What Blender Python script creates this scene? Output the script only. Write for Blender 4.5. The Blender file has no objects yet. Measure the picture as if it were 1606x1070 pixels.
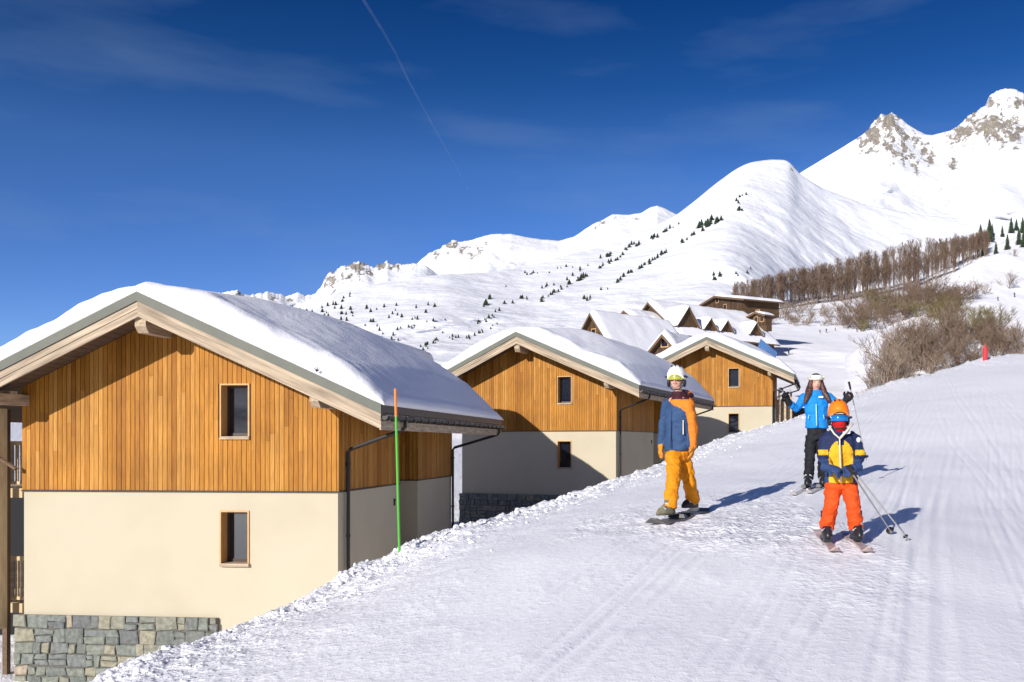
import bpy, math, random
import numpy as np
from mathutils import Vector, Matrix
from mathutils.bvhtree import BVHTree
random.seed(7)
RNG = np.random.default_rng(11)
sc = bpy.context.scene
COL = sc.collection
R = math.radians
# ---------------------------------------------------------------- measuring helpers
FPX, CX, HY = 1400.0, 960.0, 697.0      # focal length, principal column and eye level of the photograph
def P(px, py, Y):
    return Vector(((px-CX)/FPX*Y, Y, (HY-py)/FPX*Y))

# ---------------------------------------------------------------- noise
_perm = RNG.permutation(512)
_perm = np.concatenate([_perm, _perm, _perm])
_ga = RNG.uniform(0, 2*np.pi, 512)
_gx, _gy = np.cos(_ga), np.sin(_ga)
def perlin(x, y):
    x = np.asarray(x, float); y = np.asarray(y, float)
    xi = np.floor(x).astype(int); yi = np.floor(y).astype(int)
    xf = x-xi; yf = y-yi
    u = xf*xf*xf*(xf*(xf*6-15)+10); v = yf*yf*yf*(yf*(yf*6-15)+10)
    def g(ix, iy, dx, dy):
        h = _perm[(_perm[ix & 511] + iy) & 511]
        return _gx[h]*dx + _gy[h]*dy
    a = g(xi, yi, xf, yf); b = g(xi+1, yi, xf-1, yf)
    c = g(xi, yi+1, xf, yf-1); d = g(xi+1, yi+1, xf-1, yf-1)
    return ((a+u*(b-a)) + v*((c+u*(d-c))-(a+u*(b-a))))*1.5
def fbm(x, y, o=4, gain=.5, lac=2.03):
    s = 0; a = 1.
    for i in range(o):
        s = s + a*perlin(x*lac**i+17.3*i, y*lac**i-9.1*i); a *= gain
    return s
def ridged(x, y, o=4, gain=.5):
    s = 0; a = 1.
    for i in range(o):
        s = s + a*(1-2*np.abs(perlin(x*2.03**i+5.3*i, y*2.03**i+3.7*i))); a *= gain
    return s
def sstep(a, b, x):
    t = np.clip((x-a)/(b-a), 0, 1); return t*t*(3-2*t)

# ---------------------------------------------------------------- materials
def nt(m): return m.node_tree.nodes, m.node_tree.links
def mat(name, color, rough=.6, metal=0, var=None, vscale=3., vstretch=(1,1,1), bump=0, bscale=30., spec=None, coords='Object', var2=None):
    m = bpy.data.materials.new(name); m.use_nodes = True
    n, l = nt(m); b = n['Principled BSDF']
    b.inputs['Base Color'].default_value = (*color, 1)
    b.inputs['Roughness'].default_value = rough
    b.inputs['Metallic'].default_value = metal
    if spec is not None: b.inputs['Specular IOR Level'].default_value = spec
    tc = n.new('ShaderNodeTexCoord')
    mp = n.new('ShaderNodeMapping'); mp.inputs['Scale'].default_value = vstretch
    l.new(tc.outputs[coords], mp.inputs[0])
    if var:
        t = n.new('ShaderNodeTexNoise'); t.inputs['Scale'].default_value = vscale; t.inputs['Detail'].default_value = 6
        l.new(mp.outputs[0], t.inputs['Vector'])
        r = n.new('ShaderNodeValToRGB'); r.color_ramp.elements[0].position = .3; r.color_ramp.elements[1].position = .7
        r.color_ramp.elements[0].color = (*color, 1); r.color_ramp.elements[1].color = (*var, 1)
        if var2:
            e = r.color_ramp.elements.new(.5); e.color = (*var2, 1)
        l.new(t.outputs['Fac'], r.inputs[0]); l.new(r.outputs[0], b.inputs['Base Color'])
    if bump:
        t2 = n.new('ShaderNodeTexNoise'); t2.inputs['Scale'].default_value = bscale; t2.inputs['Detail'].default_value = 5
        l.new(mp.outputs[0], t2.inputs['Vector'])
        bp = n.new('ShaderNodeBump'); bp.inputs['Strength'].default_value = 1; bp.inputs['Distance'].default_value = bump
        l.new(t2.outputs['Fac'], bp.inputs['Height']); l.new(bp.outputs[0], b.inputs['Normal'])
    return m
def math_node(n, l, op, a, b=None, c=None):
    m = n.new('ShaderNodeMath'); m.operation = op
    for i, v in enumerate((a, b, c)):
        if v is None: continue
        if isinstance(v, (int, float)): m.inputs[i].default_value = v
        else: l.new(v, m.inputs[i])
    return m.outputs[0]

def plank_mat(name, cols, grain=(.55,.45), rough=.65):
    m = bpy.data.materials.new(name); m.use_nodes = True
    n, l = nt(m); b = n['Principled BSDF']; b.inputs['Roughness'].default_value = rough
    b.inputs['Specular IOR Level'].default_value = .25
    geo = n.new('ShaderNodeNewGeometry'); tc = n.new('ShaderNodeTexCoord')
    r = n.new('ShaderNodeValToRGB'); r.color_ramp.elements[0].color = (*cols[0], 1); r.color_ramp.elements[1].color = (*cols[-1], 1)
    for i, c in enumerate(cols[1:-1]):
        e = r.color_ramp.elements.new((i+1)/(len(cols)-1)); e.color = (*c, 1)
    l.new(geo.outputs['Random Per Island'], r.inputs[0])
    mp = n.new('ShaderNodeMapping'); mp.inputs['Scale'].default_value = (22, 22, 1.1); l.new(tc.outputs['Object'], mp.inputs[0])
    t = n.new('ShaderNodeTexNoise'); t.inputs['Scale'].default_value = 2.2; t.inputs['Detail'].default_value = 7; l.new(mp.outputs[0], t.inputs['Vector'])
    t3 = n.new('ShaderNodeTexNoise'); t3.inputs['Scale'].default_value = .55; t3.inputs['Detail'].default_value = 3; l.new(tc.outputs['Object'], t3.inputs['Vector'])
    f = n.new('ShaderNodeMapRange'); f.inputs[1].default_value = .3; f.inputs[2].default_value = .7; f.inputs[3].default_value = grain[0]; f.inputs[4].default_value = 1.1
    l.new(t.outputs['Fac'], f.inputs[0])
    f3 = n.new('ShaderNodeMapRange'); f3.inputs[1].default_value = .35; f3.inputs[2].default_value = .65; f3.inputs[3].default_value = .85; f3.inputs[4].default_value = 1.12
    l.new(t3.outputs['Fac'], f3.inputs[0])
    k = math_node(n, l, 'MULTIPLY', f.outputs[0], f3.outputs[0])
    mx = n.new('ShaderNodeVectorMath'); mx.operation = 'SCALE'; l.new(r.outputs[0], mx.inputs[0]); l.new(k, mx.inputs['Scale'])
    l.new(mx.outputs[0], b.inputs['Base Color'])
    bp = n.new('ShaderNodeBump'); bp.inputs['Distance'].default_value = .004; l.new(t.outputs['Fac'], bp.inputs['Height']); l.new(bp.outputs[0], b.inputs['Normal'])
    return m

def stone_mat(name, scale=3.0, dark=1.0):
    m = bpy.data.materials.new(name); m.use_nodes = True
    n, l = nt(m); b = n['Principled BSDF']; b.inputs['Roughness'].default_value = .85
    tc = n.new('ShaderNodeTexCoord')
    mp = n.new('ShaderNodeMapping'); mp.inputs['Scale'].default_value = (1., 1., 1.25); l.new(tc.outputs['Object'], mp.inputs[0])
    nz = n.new('ShaderNodeTexNoise'); nz.inputs['Scale'].default_value = 5; l.new(mp.outputs[0], nz.inputs['Vector'])
    mx = n.new('ShaderNodeMixRGB'); mx.inputs[0].default_value = .06; l.new(mp.outputs[0], mx.inputs[1]); l.new(nz.outputs['Color'], mx.inputs[2])
    v = n.new('ShaderNodeTexVoronoi'); v.inputs['Scale'].default_value = scale; v.inputs['Randomness'].default_value = .75; v.distance = 'CHEBYCHEV'
    ve = n.new('ShaderNodeTexVoronoi'); ve.feature = 'DISTANCE_TO_EDGE'; ve.inputs['Scale'].default_value = scale; ve.inputs['Randomness'].default_value = .75
    v.distance = 'EUCLIDEAN'
    l.new(mx.outputs[0], v.inputs['Vector']); l.new(mx.outputs[0], ve.inputs['Vector'])
    sp = n.new('ShaderNodeSeparateColor'); l.new(v.outputs['Color'], sp.inputs[0])
    r = n.new('ShaderNodeValToRGB'); cr = r.color_ramp; cr.interpolation = 'CONSTANT'
    cs = [(0, (.19,.21,.18)), (.2, (.26,.28,.22)), (.4, (.23,.24,.22)), (.55, (.32,.31,.24)), (.7, (.17,.19,.18)), (.82, (.38,.33,.24)), (.93, (.46,.39,.31))]
    cr.elements[0].color = (*cs[0][1], 1); cr.elements[1].position = cs[1][0]; cr.elements[1].color = (*cs[1][1], 1)
    for p, c in cs[2:]:
        e = cr.elements.new(p); e.color = (*c, 1)
    l.new(sp.outputs[0], r.inputs[0])
    n2 = n.new('ShaderNodeTexNoise'); n2.inputs['Scale'].default_value = 18; n2.inputs['Detail'].default_value = 6; l.new(tc.outputs['Object'], n2.inputs['Vector'])
    f = n.new('ShaderNodeMapRange'); f.inputs[1].default_value = .3; f.inputs[2].default_value = .7; f.inputs[3].default_value = .65*dark; f.inputs[4].default_value = 1.15*dark; l.new(n2.outputs['Fac'], f.inputs[0])
    sc_ = n.new('ShaderNodeVectorMath'); sc_.operation = 'SCALE'; l.new(r.outputs[0], sc_.inputs[0]); l.new(f.outputs[0], sc_.inputs['Scale'])
    mk = n.new('ShaderNodeMapRange'); mk.inputs[1].default_value = .02; mk.inputs[2].default_value = .055; l.new(ve.outputs['Distance'], mk.inputs[0])
    mm = n.new('ShaderNodeMixRGB'); mm.inputs[1].default_value = (.12*dark, .11*dark, .09*dark, 1); l.new(mk.outputs[0], mm.inputs[0]); l.new(sc_.outputs[0], mm.inputs[2])
    l.new(mm.outputs[0], b.inputs['Base Color'])
    hh = math_node(n, l, 'ADD', mk.outputs[0], math_node(n, l, 'MULTIPLY', n2.outputs['Fac'], .5))
    bp = n.new('ShaderNodeBump'); bp.inputs['Distance'].default_value = .03; l.new(hh, bp.inputs['Height']); l.new(bp.outputs[0], b.inputs['Normal'])
    return m

def snow_mat(name, kind):
    m = bpy.data.materials.new(name); m.use_nodes = True
    n, l = nt(m); b = n['Principled BSDF']
    b.inputs['Base Color'].default_value = (.90, .89, .905, 1); b.inputs['Roughness'].default_value = .55
    b.inputs['Specular IOR Level'].default_value = .3
    tc = n.new('ShaderNodeTexCoord')
    def noise(scale, stretch=(1,1,1), detail=5, rot=0):
        mp = n.new('ShaderNodeMapping'); mp.inputs['Scale'].default_value = stretch; mp.inputs['Rotation'].default_value = (0, 0, rot)
        l.new(tc.outputs['Object'], mp.inputs[0])
        t = n.new('ShaderNodeTexNoise'); t.inputs['Scale'].default_value = scale; t.inputs['Detail'].default_value = detail
        l.new(mp.outputs[0], t.inputs['Vector']); return t.outputs['Fac']
    prev = None
    def bump(h, dist):
        nonlocal prev
        bp = n.new('ShaderNodeBump'); bp.inputs['Distance'].default_value = dist; l.new(h, bp.inputs['Height'])
        if prev is not None: l.new(prev, bp.inputs['Normal'])
        prev = bp.outputs[0]
    if kind == 'piste':
        at = n.new('ShaderNodeAttribute'); at.attribute_name = 'rough'
        a = noise(16, (1,1,1), 6)
        a2 = math_node(n, l, 'MULTIPLY', math_node(n, l, 'POWER', a, 3.0), math_node(n, l, 'MULTIPLY_ADD', at.outputs['Fac'], 2.6, .25))
        bump(a2, .035)
        mpt = n.new('ShaderNodeMapping'); mpt.vector_type = 'TEXTURE'; mpt.inputs['Rotation'].default_value = (0, 0, R(-21.3)); mpt.inputs['Scale'].default_value = (1, 30, 1); l.new(tc.outputs['Object'], mpt.inputs[0])
        tt_ = n.new('ShaderNodeTexNoise'); tt_.inputs['Scale'].default_value = 8; tt_.inputs['Detail'].default_value = 4; l.new(mpt.outputs[0], tt_.inputs['Vector']); tr = tt_.outputs['Fac']
        bump(math_node(n, l, 'MULTIPLY', tr, math_node(n, l, 'SUBTRACT', 1.0, math_node(n, l, 'MULTIPLY', at.outputs['Fac'], .9))), .012)
        bump(noise(60, (1,.7,1), 4), .003)
    elif kind == 'roof':
        bump(noise(1.6), .03); bump(noise(20, (1,1,1), 6), .010)
    elif kind == 'mountain':
        at = n.new('ShaderNodeAttribute'); at.attribute_name = 'rock'
        nz = noise(.05, (1,1,.6), 8); nz2 = noise(.25, (1,1,.5), 6)
        s = math_node(n, l, 'ADD', at.outputs['Fac'], math_node(n, l, 'MULTIPLY', math_node(n, l, 'SUBTRACT', nz, .5), 1.1))
        s = math_node(n, l, 'ADD', s, math_node(n, l, 'MULTIPLY', math_node(n, l, 'SUBTRACT', nz2, .5), .9))
        mr = n.new('ShaderNodeMapRange'); mr.inputs[1].default_value = .46; mr.inputs[2].default_value = .54; l.new(s, mr.inputs[0])
        rc = n.new('ShaderNodeValToRGB'); rc.color_ramp.elements[0].color = (.15,.138,.118,1); rc.color_ramp.elements[1].color = (.40,.345,.27,1)
        rc.color_ramp.elements[0].position = .35; rc.color_ramp.elements[1].position = .65
        l.new(nz2, rc.inputs[0])
        mx = n.new('ShaderNodeMixRGB'); mx.inputs[1].default_value = (.83,.83,.845,1); l.new(mr.outputs[0], mx.inputs[0]); l.new(rc.outputs[0], mx.inputs[2])
        l.new(mx.outputs[0], b.inputs['Base Color'])
        bump(noise(.012, (1,1,1), 6), 10.0); bump(nz, 2.5); bump(math_node(n, l, 'MULTIPLY', nz2, mr.outputs[0]), 1.5)
        b.inputs['Roughness'].default_value = .8
    elif kind == 'hill':
        bump(noise(.12, (1,1,1), 7), .5); bump(noise(.9, (1,1,1), 5), .05)
        b.inputs['Roughness'].default_value = .8
    if prev is not None: l.new(prev, b.inputs['Normal'])
    return m

M = {}
M['piste'] = snow_mat('snow_piste', 'piste'); M['rsnow'] = snow_mat('snow_roof', 'roof')
M['mount'] = snow_mat('snow_mountain', 'mountain'); M['hill'] = snow_mat('snow_hill', 'hill')
M['larch'] = plank_mat('larch_boards', [(.38,.150,.016), (.48,.205,.026), (.43,.178,.020), (.55,.265,.055), (.46,.192,.023), (.33,.124,.013), (.50,.215,.033)], (.68,.2))
M['plaster'] = mat('cream_plaster', (.475,.415,.295), .92, var=(.525,.462,.335), var2=(.51,.448,.323), vscale=.55, bump=.004, bscale=90)
M['greyplaster'] = M['plaster']
M['timber'] = mat('weathered_timber', (.30,.225,.15), .85, var=(.56,.44,.30), var2=(.44,.34,.23), vscale=2.0, vstretch=(1.2,9,9), bump=.006, bscale=14)
M['timber_side'] = mat('weathered_timber_side', (.30,.225,.15), .85, var=(.56,.44,.30), var2=(.44,.34,.23), vscale=2.0, vstretch=(9,1.2,9), bump=.006, bscale=14)
def grain(name, ang):
    m = mat(name, (.20,.15,.105), .85, var=(.58,.46,.32), var2=(.40,.315,.22), vscale=1.0, bump=.006, bscale=6)
    for nd in m.node_tree.nodes:
        if nd.type == 'MAPPING': nd.vector_type = 'TEXTURE'; nd.inputs['Rotation'].default_value = (0, ang, 0); nd.inputs['Scale'].default_value = (1.3, .09, .075)
    return m
M['timber_r'] = grain('weathered_timber_right', math.atan(.452)); M['timber_l'] = grain('weathered_timber_left', -math.atan(.47))
M['post'] = mat('pale_post_timber', (.50,.36,.19), .8, var=(.66,.50,.30), vscale=2., vstretch=(9,9,1), bump=.004, bscale=20)
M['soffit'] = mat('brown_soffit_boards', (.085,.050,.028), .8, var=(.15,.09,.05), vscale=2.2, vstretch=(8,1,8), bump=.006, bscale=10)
M['beamdark'] = mat('brown_beam_timber', (.10,.06,.03), .8, var=(.17,.105,.06), vscale=3, vstretch=(2,9,9))
M['flash'] = mat('grey_green_flashing', (.10,.105,.083), .6, metal=.1, var=(.125,.13,.10), vscale=2.)
M['gutter'] = mat('dark_brown_metal', (.016,.012,.010), .45)
def stones_mat():
    m = bpy.data.materials.new('squared_rubble'); m.use_nodes = True; n, l = nt(m); b = n['Principled BSDF']; b.inputs['Roughness'].default_value = .9
    geo = n.new('ShaderNodeNewGeometry'); tc = n.new('ShaderNodeTexCoord'); r = n.new('ShaderNodeValToRGB'); cr = r.color_ramp; cr.interpolation = 'CONSTANT'
    cs = [(0,(.155,.165,.145)),(.16,(.20,.21,.17)),(.32,(.175,.185,.17)),(.48,(.24,.235,.18)),(.62,(.19,.205,.175)),(.76,(.28,.26,.185)),(.87,(.14,.145,.14)),(.95,(.36,.30,.22))]
    cr.elements[0].color = (*cs[0][1],1); cr.elements[1].position = cs[1][0]; cr.elements[1].color = (*cs[1][1],1)
    for p, c in cs[2:]: e = cr.elements.new(p); e.color = (*c,1)
    l.new(geo.outputs['Random Per Island'], r.inputs[0])
    t = n.new('ShaderNodeTexNoise'); t.inputs['Scale'].default_value = 9; t.inputs['Detail'].default_value = 8; l.new(tc.outputs['Object'], t.inputs['Vector'])
    f = n.new('ShaderNodeMapRange'); f.inputs[1].default_value = .3; f.inputs[2].default_value = .7; f.inputs[3].default_value = .65; f.inputs[4].default_value = 1.25; l.new(t.outputs['Fac'], f.inputs[0])
    s_ = n.new('ShaderNodeVectorMath'); s_.operation = 'SCALE'; l.new(r.outputs[0], s_.inputs[0]); l.new(f.outputs[0], s_.inputs['Scale']); l.new(s_.outputs[0], b.inputs['Base Color'])
    bp = n.new('ShaderNodeBump'); bp.inputs['Distance'].default_value = .03; l.new(t.outputs['Fac'], bp.inputs['Height']); l.new(bp.outputs[0], b.inputs['Normal'])
    return m
M['stone'] = stones_mat(); M['mortar'] = mat('grey_mortar', (.10,.095,.08), .95, var=(.16,.15,.12), vscale=8, bump=.01, bscale=30)
M['winwood'] = mat('window_timber', (.50,.27,.09), .6, var=(.60,.36,.14), vscale=5, vstretch=(4,4,1))
M['windark'] = mat('brown_window_sash', (.045,.028,.016), .5)
M['glass'] = mat('window_glass', (.008,.010,.018), .03, spec=.8)
M['dark'] = mat('painted_balcony_shade', (.01,.01,.012), .9)  # near-black colour standing in for shade behind the balconies
M['chalet'] = plank_mat('dark_chalet_boards', [(.06,.033,.018), (.09,.05,.027), (.14,.08,.04), (.07,.04,.022)], (.6,.4))
M['conifer'] = mat('conifer_needles', (.018,.034,.016), .9, var=(.045,.07,.03), vscale=.6)
M['trunk'] = mat('brown_bark', (.10,.07,.05), .9, var=(.22,.16,.11), vscale=3)
M['twig'] = mat('bare_twigs', (.115,.074,.05), .9, var=(.225,.15,.10), vscale=.9)
M['twigpale'] = mat('pale_twigs', (.165,.118,.08), .9, var=(.35,.27,.20), vscale=.9)
M['twigolive'] = mat('olive_twigs', (.12,.10,.035), .9, var=(.24,.20,.08), vscale=.9)
def cloth(name, c, k=.75, rough=.75, b=.012):
    return mat(name, c, rough, var=tuple(x*k for x in c), vscale=9, bump=b, bscale=14, spec=.25)
M['c_orange'] = cloth('orange_jacket_fabric', (.74,.215,.02)); M['c_blue'] = cloth('slate_blue_fabric', (.036,.08,.18))
M['c_pants'] = cloth('amber_trouser_fabric', (.76,.27,.006)); M['c_maroon'] = cloth('maroon_scarf_fabric', (.05,.012,.022))
M['c_azure'] = cloth('azure_jacket_fabric', (.012,.25,.72)); M['c_black'] = cloth('black_fabric', (.014,.014,.018)); M['c_navy'] = cloth('navy_fabric', (.018,.028,.085))
M['c_yellow'] = cloth('yellow_fabric', (.80,.44,.02)); M['c_red'] = cloth('orange_red_fabric', (.80,.085,.010)); M['c_scarlet'] = cloth('scarlet_fabric', (.60,.012,.015))
M['c_cream'] = cloth('cream_trim', (.75,.68,.55)); M['c_glovenavy'] = cloth('navy_glove', (.03,.06,.16)); M['c_glovey'] = cloth('tan_orange_glove', (.75,.28,.03))
M['c_lightblue'] = mat('pale_blue_zip', (.30,.62,.90), .5)
M['skin'] = mat('skin', (.62,.34,.24), .5, var=(.68,.39,.28), vscale=10)
M['lips'] = mat('lips', (.42,.10,.09), .5); M['eye'] = mat('eye_dark', (.03,.02,.02), .3)
M['hair'] = mat('dark_brown_hair', (.035,.014,.010), .45, var=(.10,.035,.022), vscale=6, vstretch=(8,8,1), bump=.004, bscale=20)
M['white'] = mat('white_shell', (.78,.77,.72), .3); M['black'] = mat('black_plastic', (.015,.015,.017), .4)
M['orange_shell'] = mat('orange_shell', (.90,.20,.01), .35)
M['lens_y'] = mat('yellow_lens', (.62,.60,.10), .12, metal=.5); M['lens_b'] = mat('blue_lens', (.02,.22,.62), .1, metal=.4)
M['bootk'] = mat('khaki_boot', (.10,.085,.05), .7, var=(.26,.23,.15), vscale=14)
M['stone2'] = None; M['boot'] = mat('black_ski_boot', (.02,.02,.024), .35); M['bootw'] = mat('white_ski_boot', (.6,.6,.6), .4)
M['skiw'] = mat('pale_ski', (.62,.60,.58), .3, var=(.45,.38,.36), vscale=6); M['skired'] = mat('red_grey_ski', (.50,.42,.40), .35, var=(.36,.22,.20), vscale=9)
M['board'] = mat('grey_snowboard', (.035,.035,.04), .4, var=(.17,.16,.15), vscale=5)
M['alu'] = mat('grey_pole_metal', (.42,.40,.38), .4, metal=.2); M['green'] = mat('green_marker', (.08,.40,.035), .4); M['orange_p'] = mat('orange_marker', (.80,.22,.03), .4)
M['redpad'] = mat('red_marker', (.70,.02,.03), .5); M['tarp'] = mat('blue_tarpaulin', (.05,.12,.30), .6, var=(.07,.17,.38), vscale=1)
M['badge'] = mat('white_badge', (.75,.75,.78), .6)

# ---------------------------------------------------------------- mesh helpers
class MB:
    def __init__(s): s.v = []; s.f = []; s.mi = []
    def add(s, vs, fs, mi=0):
        o = len(s.v); s.v += [tuple(v) for v in vs]
        for f in fs: s.f.append(tuple(i+o for i in f)); s.mi.append(mi)
        return s
    def box(s, x0, x1, y0, y1, z0, z1, mi=0):
        return s.add([(x0,y0,z0),(x1,y0,z0),(x1,y1,z0),(x0,y1,z0),(x0,y0,z1),(x1,y0,z1),(x1,y1,z1),(x0,y1,z1)],
            [(0,3,2,1),(4,5,6,7),(0,1,5,4),(1,2,6,5),(2,3,7,6),(3,0,4,7)], mi)
    def hexa(s, b, t, mi=0):       # bottom ring, top ring (counter-clockwise from above)
        n = len(b); fs = [tuple(reversed(range(n))), tuple(range(n, 2*n))]
        for i in range(n): j = (i+1) % n; fs.append((i, j, n+j, n+i))
        return s.add(list(b)+list(t), fs, mi)
    def prism_xz(s, poly, y0, y1, mi=0):   # polygon in x,z extruded along y
        n = len(poly)
        vs = [(x, y0, z) for x, z in poly]+[(x, y1, z) for x, z in poly]
        fs = [tuple(range(n)), tuple(reversed(range(n, 2*n)))]
        for i in range(n): j = (i+1) % n; fs.append((j, i, n+i, n+j))
        return s.add(vs, fs, mi)
    def tube(s, pts, rad, seg=8, mi=0, cap=True, flat=None):
        pts = [Vector(p) for p in pts]
        if not isinstance(rad, (list, tuple)): rad = [rad]*len(pts)
        up = None; rings = []
        for i, p in enumerate(pts):
            d = (pts[min(i+1, len(pts)-1)]-pts[max(i-1, 0)]).normalized()
            if up is None:
                a = Vector((0,0,1)) if abs(d.z) < .9 else Vector((0,1,0))
                up = (a-d*a.dot(d)).normalized()
            else:
                up = (up-d*up.dot(d)).normalized()
            sd = d.cross(up)
            rings.append([p+(up*math.cos(2*math.pi*k/seg)+sd*math.sin(2*math.pi*k/seg))*rad[i] for k in range(seg)])
        vs = [v for r_ in rings for v in r_]; fs = []
        for i in range(len(rings)-1):
            for k in range(seg):
                a = i*seg+k; b = i*seg+(k+1) % seg; fs.append((a, b, b+seg, a+seg))
        if cap:
            fs.append(tuple(reversed(range(seg)))); fs.append(tuple(range(len(vs)-seg, len(vs))))
        return s.add(vs, fs, mi)
    def ball(s, c, r, seg=12, rings=8, rot=None, mi=0):
        c = Vector(c); r = (r, r, r) if isinstance(r, (int, float)) else r
        vs = []; fs = []
        for i in range(1, rings):
            t = math.pi*i/rings
            for k in range(seg):
                a = 2*math.pi*k/seg
                v = Vector((r[0]*math.sin(t)*math.cos(a), r[1]*math.sin(t)*math.sin(a), r[2]*math.cos(t)))
                if rot: v = rot @ v
                vs.append(c+v)
        top = Vector((0,0,r[2])); 
        if rot: top = rot @ top
        vs.append(c+top); vs.append(c-top); T = len(vs)-2; B = T+1
        for i in range(rings-2):
            for k in range(seg):
                a = i*seg+k; b = i*seg+(k+1) % seg; fs.append((a, a+seg, b+seg, b))
        for k in range(seg):
            fs.append((T, k, (k+1) % seg)); o = (rings-2)*seg; fs.append((B, o+(k+1) % seg, o+k))
        return s.add(vs, fs, mi)
    def stack(s, rings, seg=20, mi=0):     # (center, rx, ry, yaw) ellipses from bottom to top
        vs = []; fs = []
        for c, rx, ry, yaw in rings:
            for k in range(seg):
                a = 2*math.pi*k/seg; x = rx*math.cos(a); y = ry*math.sin(a)
                vs.append((c[0]+x*math.cos(yaw)-y*math.sin(yaw), c[1]+x*math.sin(yaw)+y*math.cos(yaw), c[2]))
        for i in range(len(rings)-1):
            for k in range(seg):
                a = i*seg+k; b = i*seg+(k+1) % seg; fs.append((a, b, b+seg, a+seg))
        fs.append(tuple(reversed(range(seg)))); fs.append(tuple(range(len(vs)-seg, len(vs))))
        return s.add(vs, fs, mi)
    def mesh(s, name):
        me = bpy.data.meshes.new(name); me.from_pydata(s.v, [], s.f); me.update()
        return me
    def build(s, name, mats, parent=None, smooth=False, off=(0,0,0)):
        if off != (0,0,0): s.v = [(a-off[0], b-off[1], c-off[2]) for a, b, c in s.v]
        me = s.mesh(name)
        mats = mats if isinstance(mats, (list, tuple)) else [mats]
        for m in mats: me.materials.append(m)
        me.polygons.foreach_set('material_index', [min(i, len(mats)-1) for i in s.mi])
        if smooth: me.polygons.foreach_set('use_smooth', [True]*len(me.polygons))
        o = bpy.data.objects.new(name, me); COL.objects.link(o)
        if parent: o.parent = parent
        return o
def tag(o, label=None, cat=None, group=None, kind=None):
    if label: o['label'] = label
    if cat: o['category'] = cat
    if group: o['group'] = group
    if kind: o['kind'] = kind
    return o
def empty(name, loc, rz=0, label=None, cat=None, group=None):
    o = bpy.data.objects.new(name, None); COL.objects.link(o); o.location = loc; o.rotation_euler = (0,0,rz)
    o.empty_display_size = .3
    return tag(o, label, cat, group)
def dup(root, loc, rz, scale=1, label=None, group=None):
    def cp(o, par):
        c = o.copy(); COL.objects.link(c)
        if par is not None: c.parent = par
        for ch in kids[o.name]: cp(ch, c)
        return c
    if root.name not in kids:
        def reg(o):
            kids[o.name] = [c for c in o.children]
            for c in o.children: reg(c)
        reg(root)
    c = cp(root, None); c.location = loc; c.rotation_euler = (0,0,rz)
    c.scale = (scale,)*3 if isinstance(scale, (int, float)) else scale
    if label: c['label'] = label
    if group: c['group'] = group
    return c
kids = {}
def npmesh(name, verts, faces, m, smooth=True, attrs=None, kind=None):
    me = bpy.data.meshes.new(name)
    me.vertices.add(len(verts)); me.vertices.foreach_set('co', np.asarray(verts, np.float32).ravel())
    faces = np.asarray(faces, np.int32); nf, k = faces.shape
    me.loops.add(nf*k); me.loops.foreach_set('vertex_index', faces.ravel())
    me.polygons.add(nf); me.polygons.foreach_set('loop_start', np.arange(nf, dtype=np.int32)*k); me.polygons.foreach_set('loop_total', np.full(nf, k, np.int32))
    if smooth: me.polygons.foreach_set('use_smooth', np.ones(nf, bool))
    me.update(calc_edges=True); me.validate()
    if attrs:
        for an, av in attrs.items():
            a = me.attributes.new(an, 'FLOAT', 'POINT'); a.data.foreach_set('value', np.asarray(av, np.float32).ravel())
    me.materials.append(m)
    o = bpy.data.objects.new(name, me); COL.objects.link(o)
    if kind: o['kind'] = kind
    return o
def gridfaces(nr, nc):
    i = np.arange(nr-1)[:, None]*nc+np.arange(nc-1)[None, :]
    return np.stack([i, i+1, i+nc+1, i+nc], -1).reshape(-1, 4)

# ---------------------------------------------------------------- camera, sun, sky
cd = bpy.data.cameras.new('camera'); cam = bpy.data.objects.new('camera', cd); COL.objects.link(cam)
cam.location = (0,0,0); cam.rotation_euler = (R(90), 0, 0)
cd.sensor_width = 36; cd.lens = 36*FPX/1606; cd.shift_x = -(CX-803)/1606; cd.shift_y = (HY-535)/1606
cd.clip_end = 30000; cd.clip_start = .1
sc.camera = cam
SAZ, SEL = R(31.5), R(21)
S = Vector((-math.sin(SAZ)*math.cos(SEL), -math.cos(SAZ)*math.cos(SEL), math.sin(SEL)))
ld = bpy.data.lights.new('sun', 'SUN'); ld.energy = 4.7; ld.angle = R(.5); ld.color = (1.0, .955, .90)
sun = bpy.data.objects.new('sun', ld); COL.objects.link(sun); sun.rotation_euler = S.to_track_quat('Z', 'Y').to_euler()
w = bpy.data.worlds.new('World'); sc.world = w; w.use_nodes = True
n, l = w.node_tree.nodes, w.node_tree.links
bg = n['Background']; bg.inputs['Strength'].default_value = .15
sky = n.new('ShaderNodeTexSky'); sky.sky_type = 'NISHITA'; sky.sun_disc = False
sky.sun_elevation = SEL; sky.sun_rotation = math.atan2(S.x, S.y) % (2*math.pi)
sky.altitude = 2500; sky.air_density = 1.0; sky.dust_density = .0; sky.ozone_density = 3.0
gm = n.new('ShaderNodeGamma'); gm.inputs[1].default_value = SKYG = 1.25
hs = n.new('ShaderNodeHueSaturation'); hs.inputs['Saturation'].default_value = 1.1; hs.inputs['Value'].default_value = 1.0
l.new(sky.outputs[0], gm.inputs[0]); l.new(gm.outputs[0], hs.inputs['Color'])
tc0 = n.new('ShaderNodeTexCoord'); sp0 = n.new('ShaderNodeSeparateXYZ'); l.new(tc0.outputs['Generated'], sp0.inputs[0])
er = n.new('ShaderNodeValToRGB'); l.new(sp0.outputs['Z'], er.inputs[0])
er.color_ramp.elements[0].position = .05; er.color_ramp.elements[0].color = (.42,.39,.49,1)
er.color_ramp.elements[1].position = .95; er.color_ramp.elements[1].color = (.16,.24,.36,1)
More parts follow.
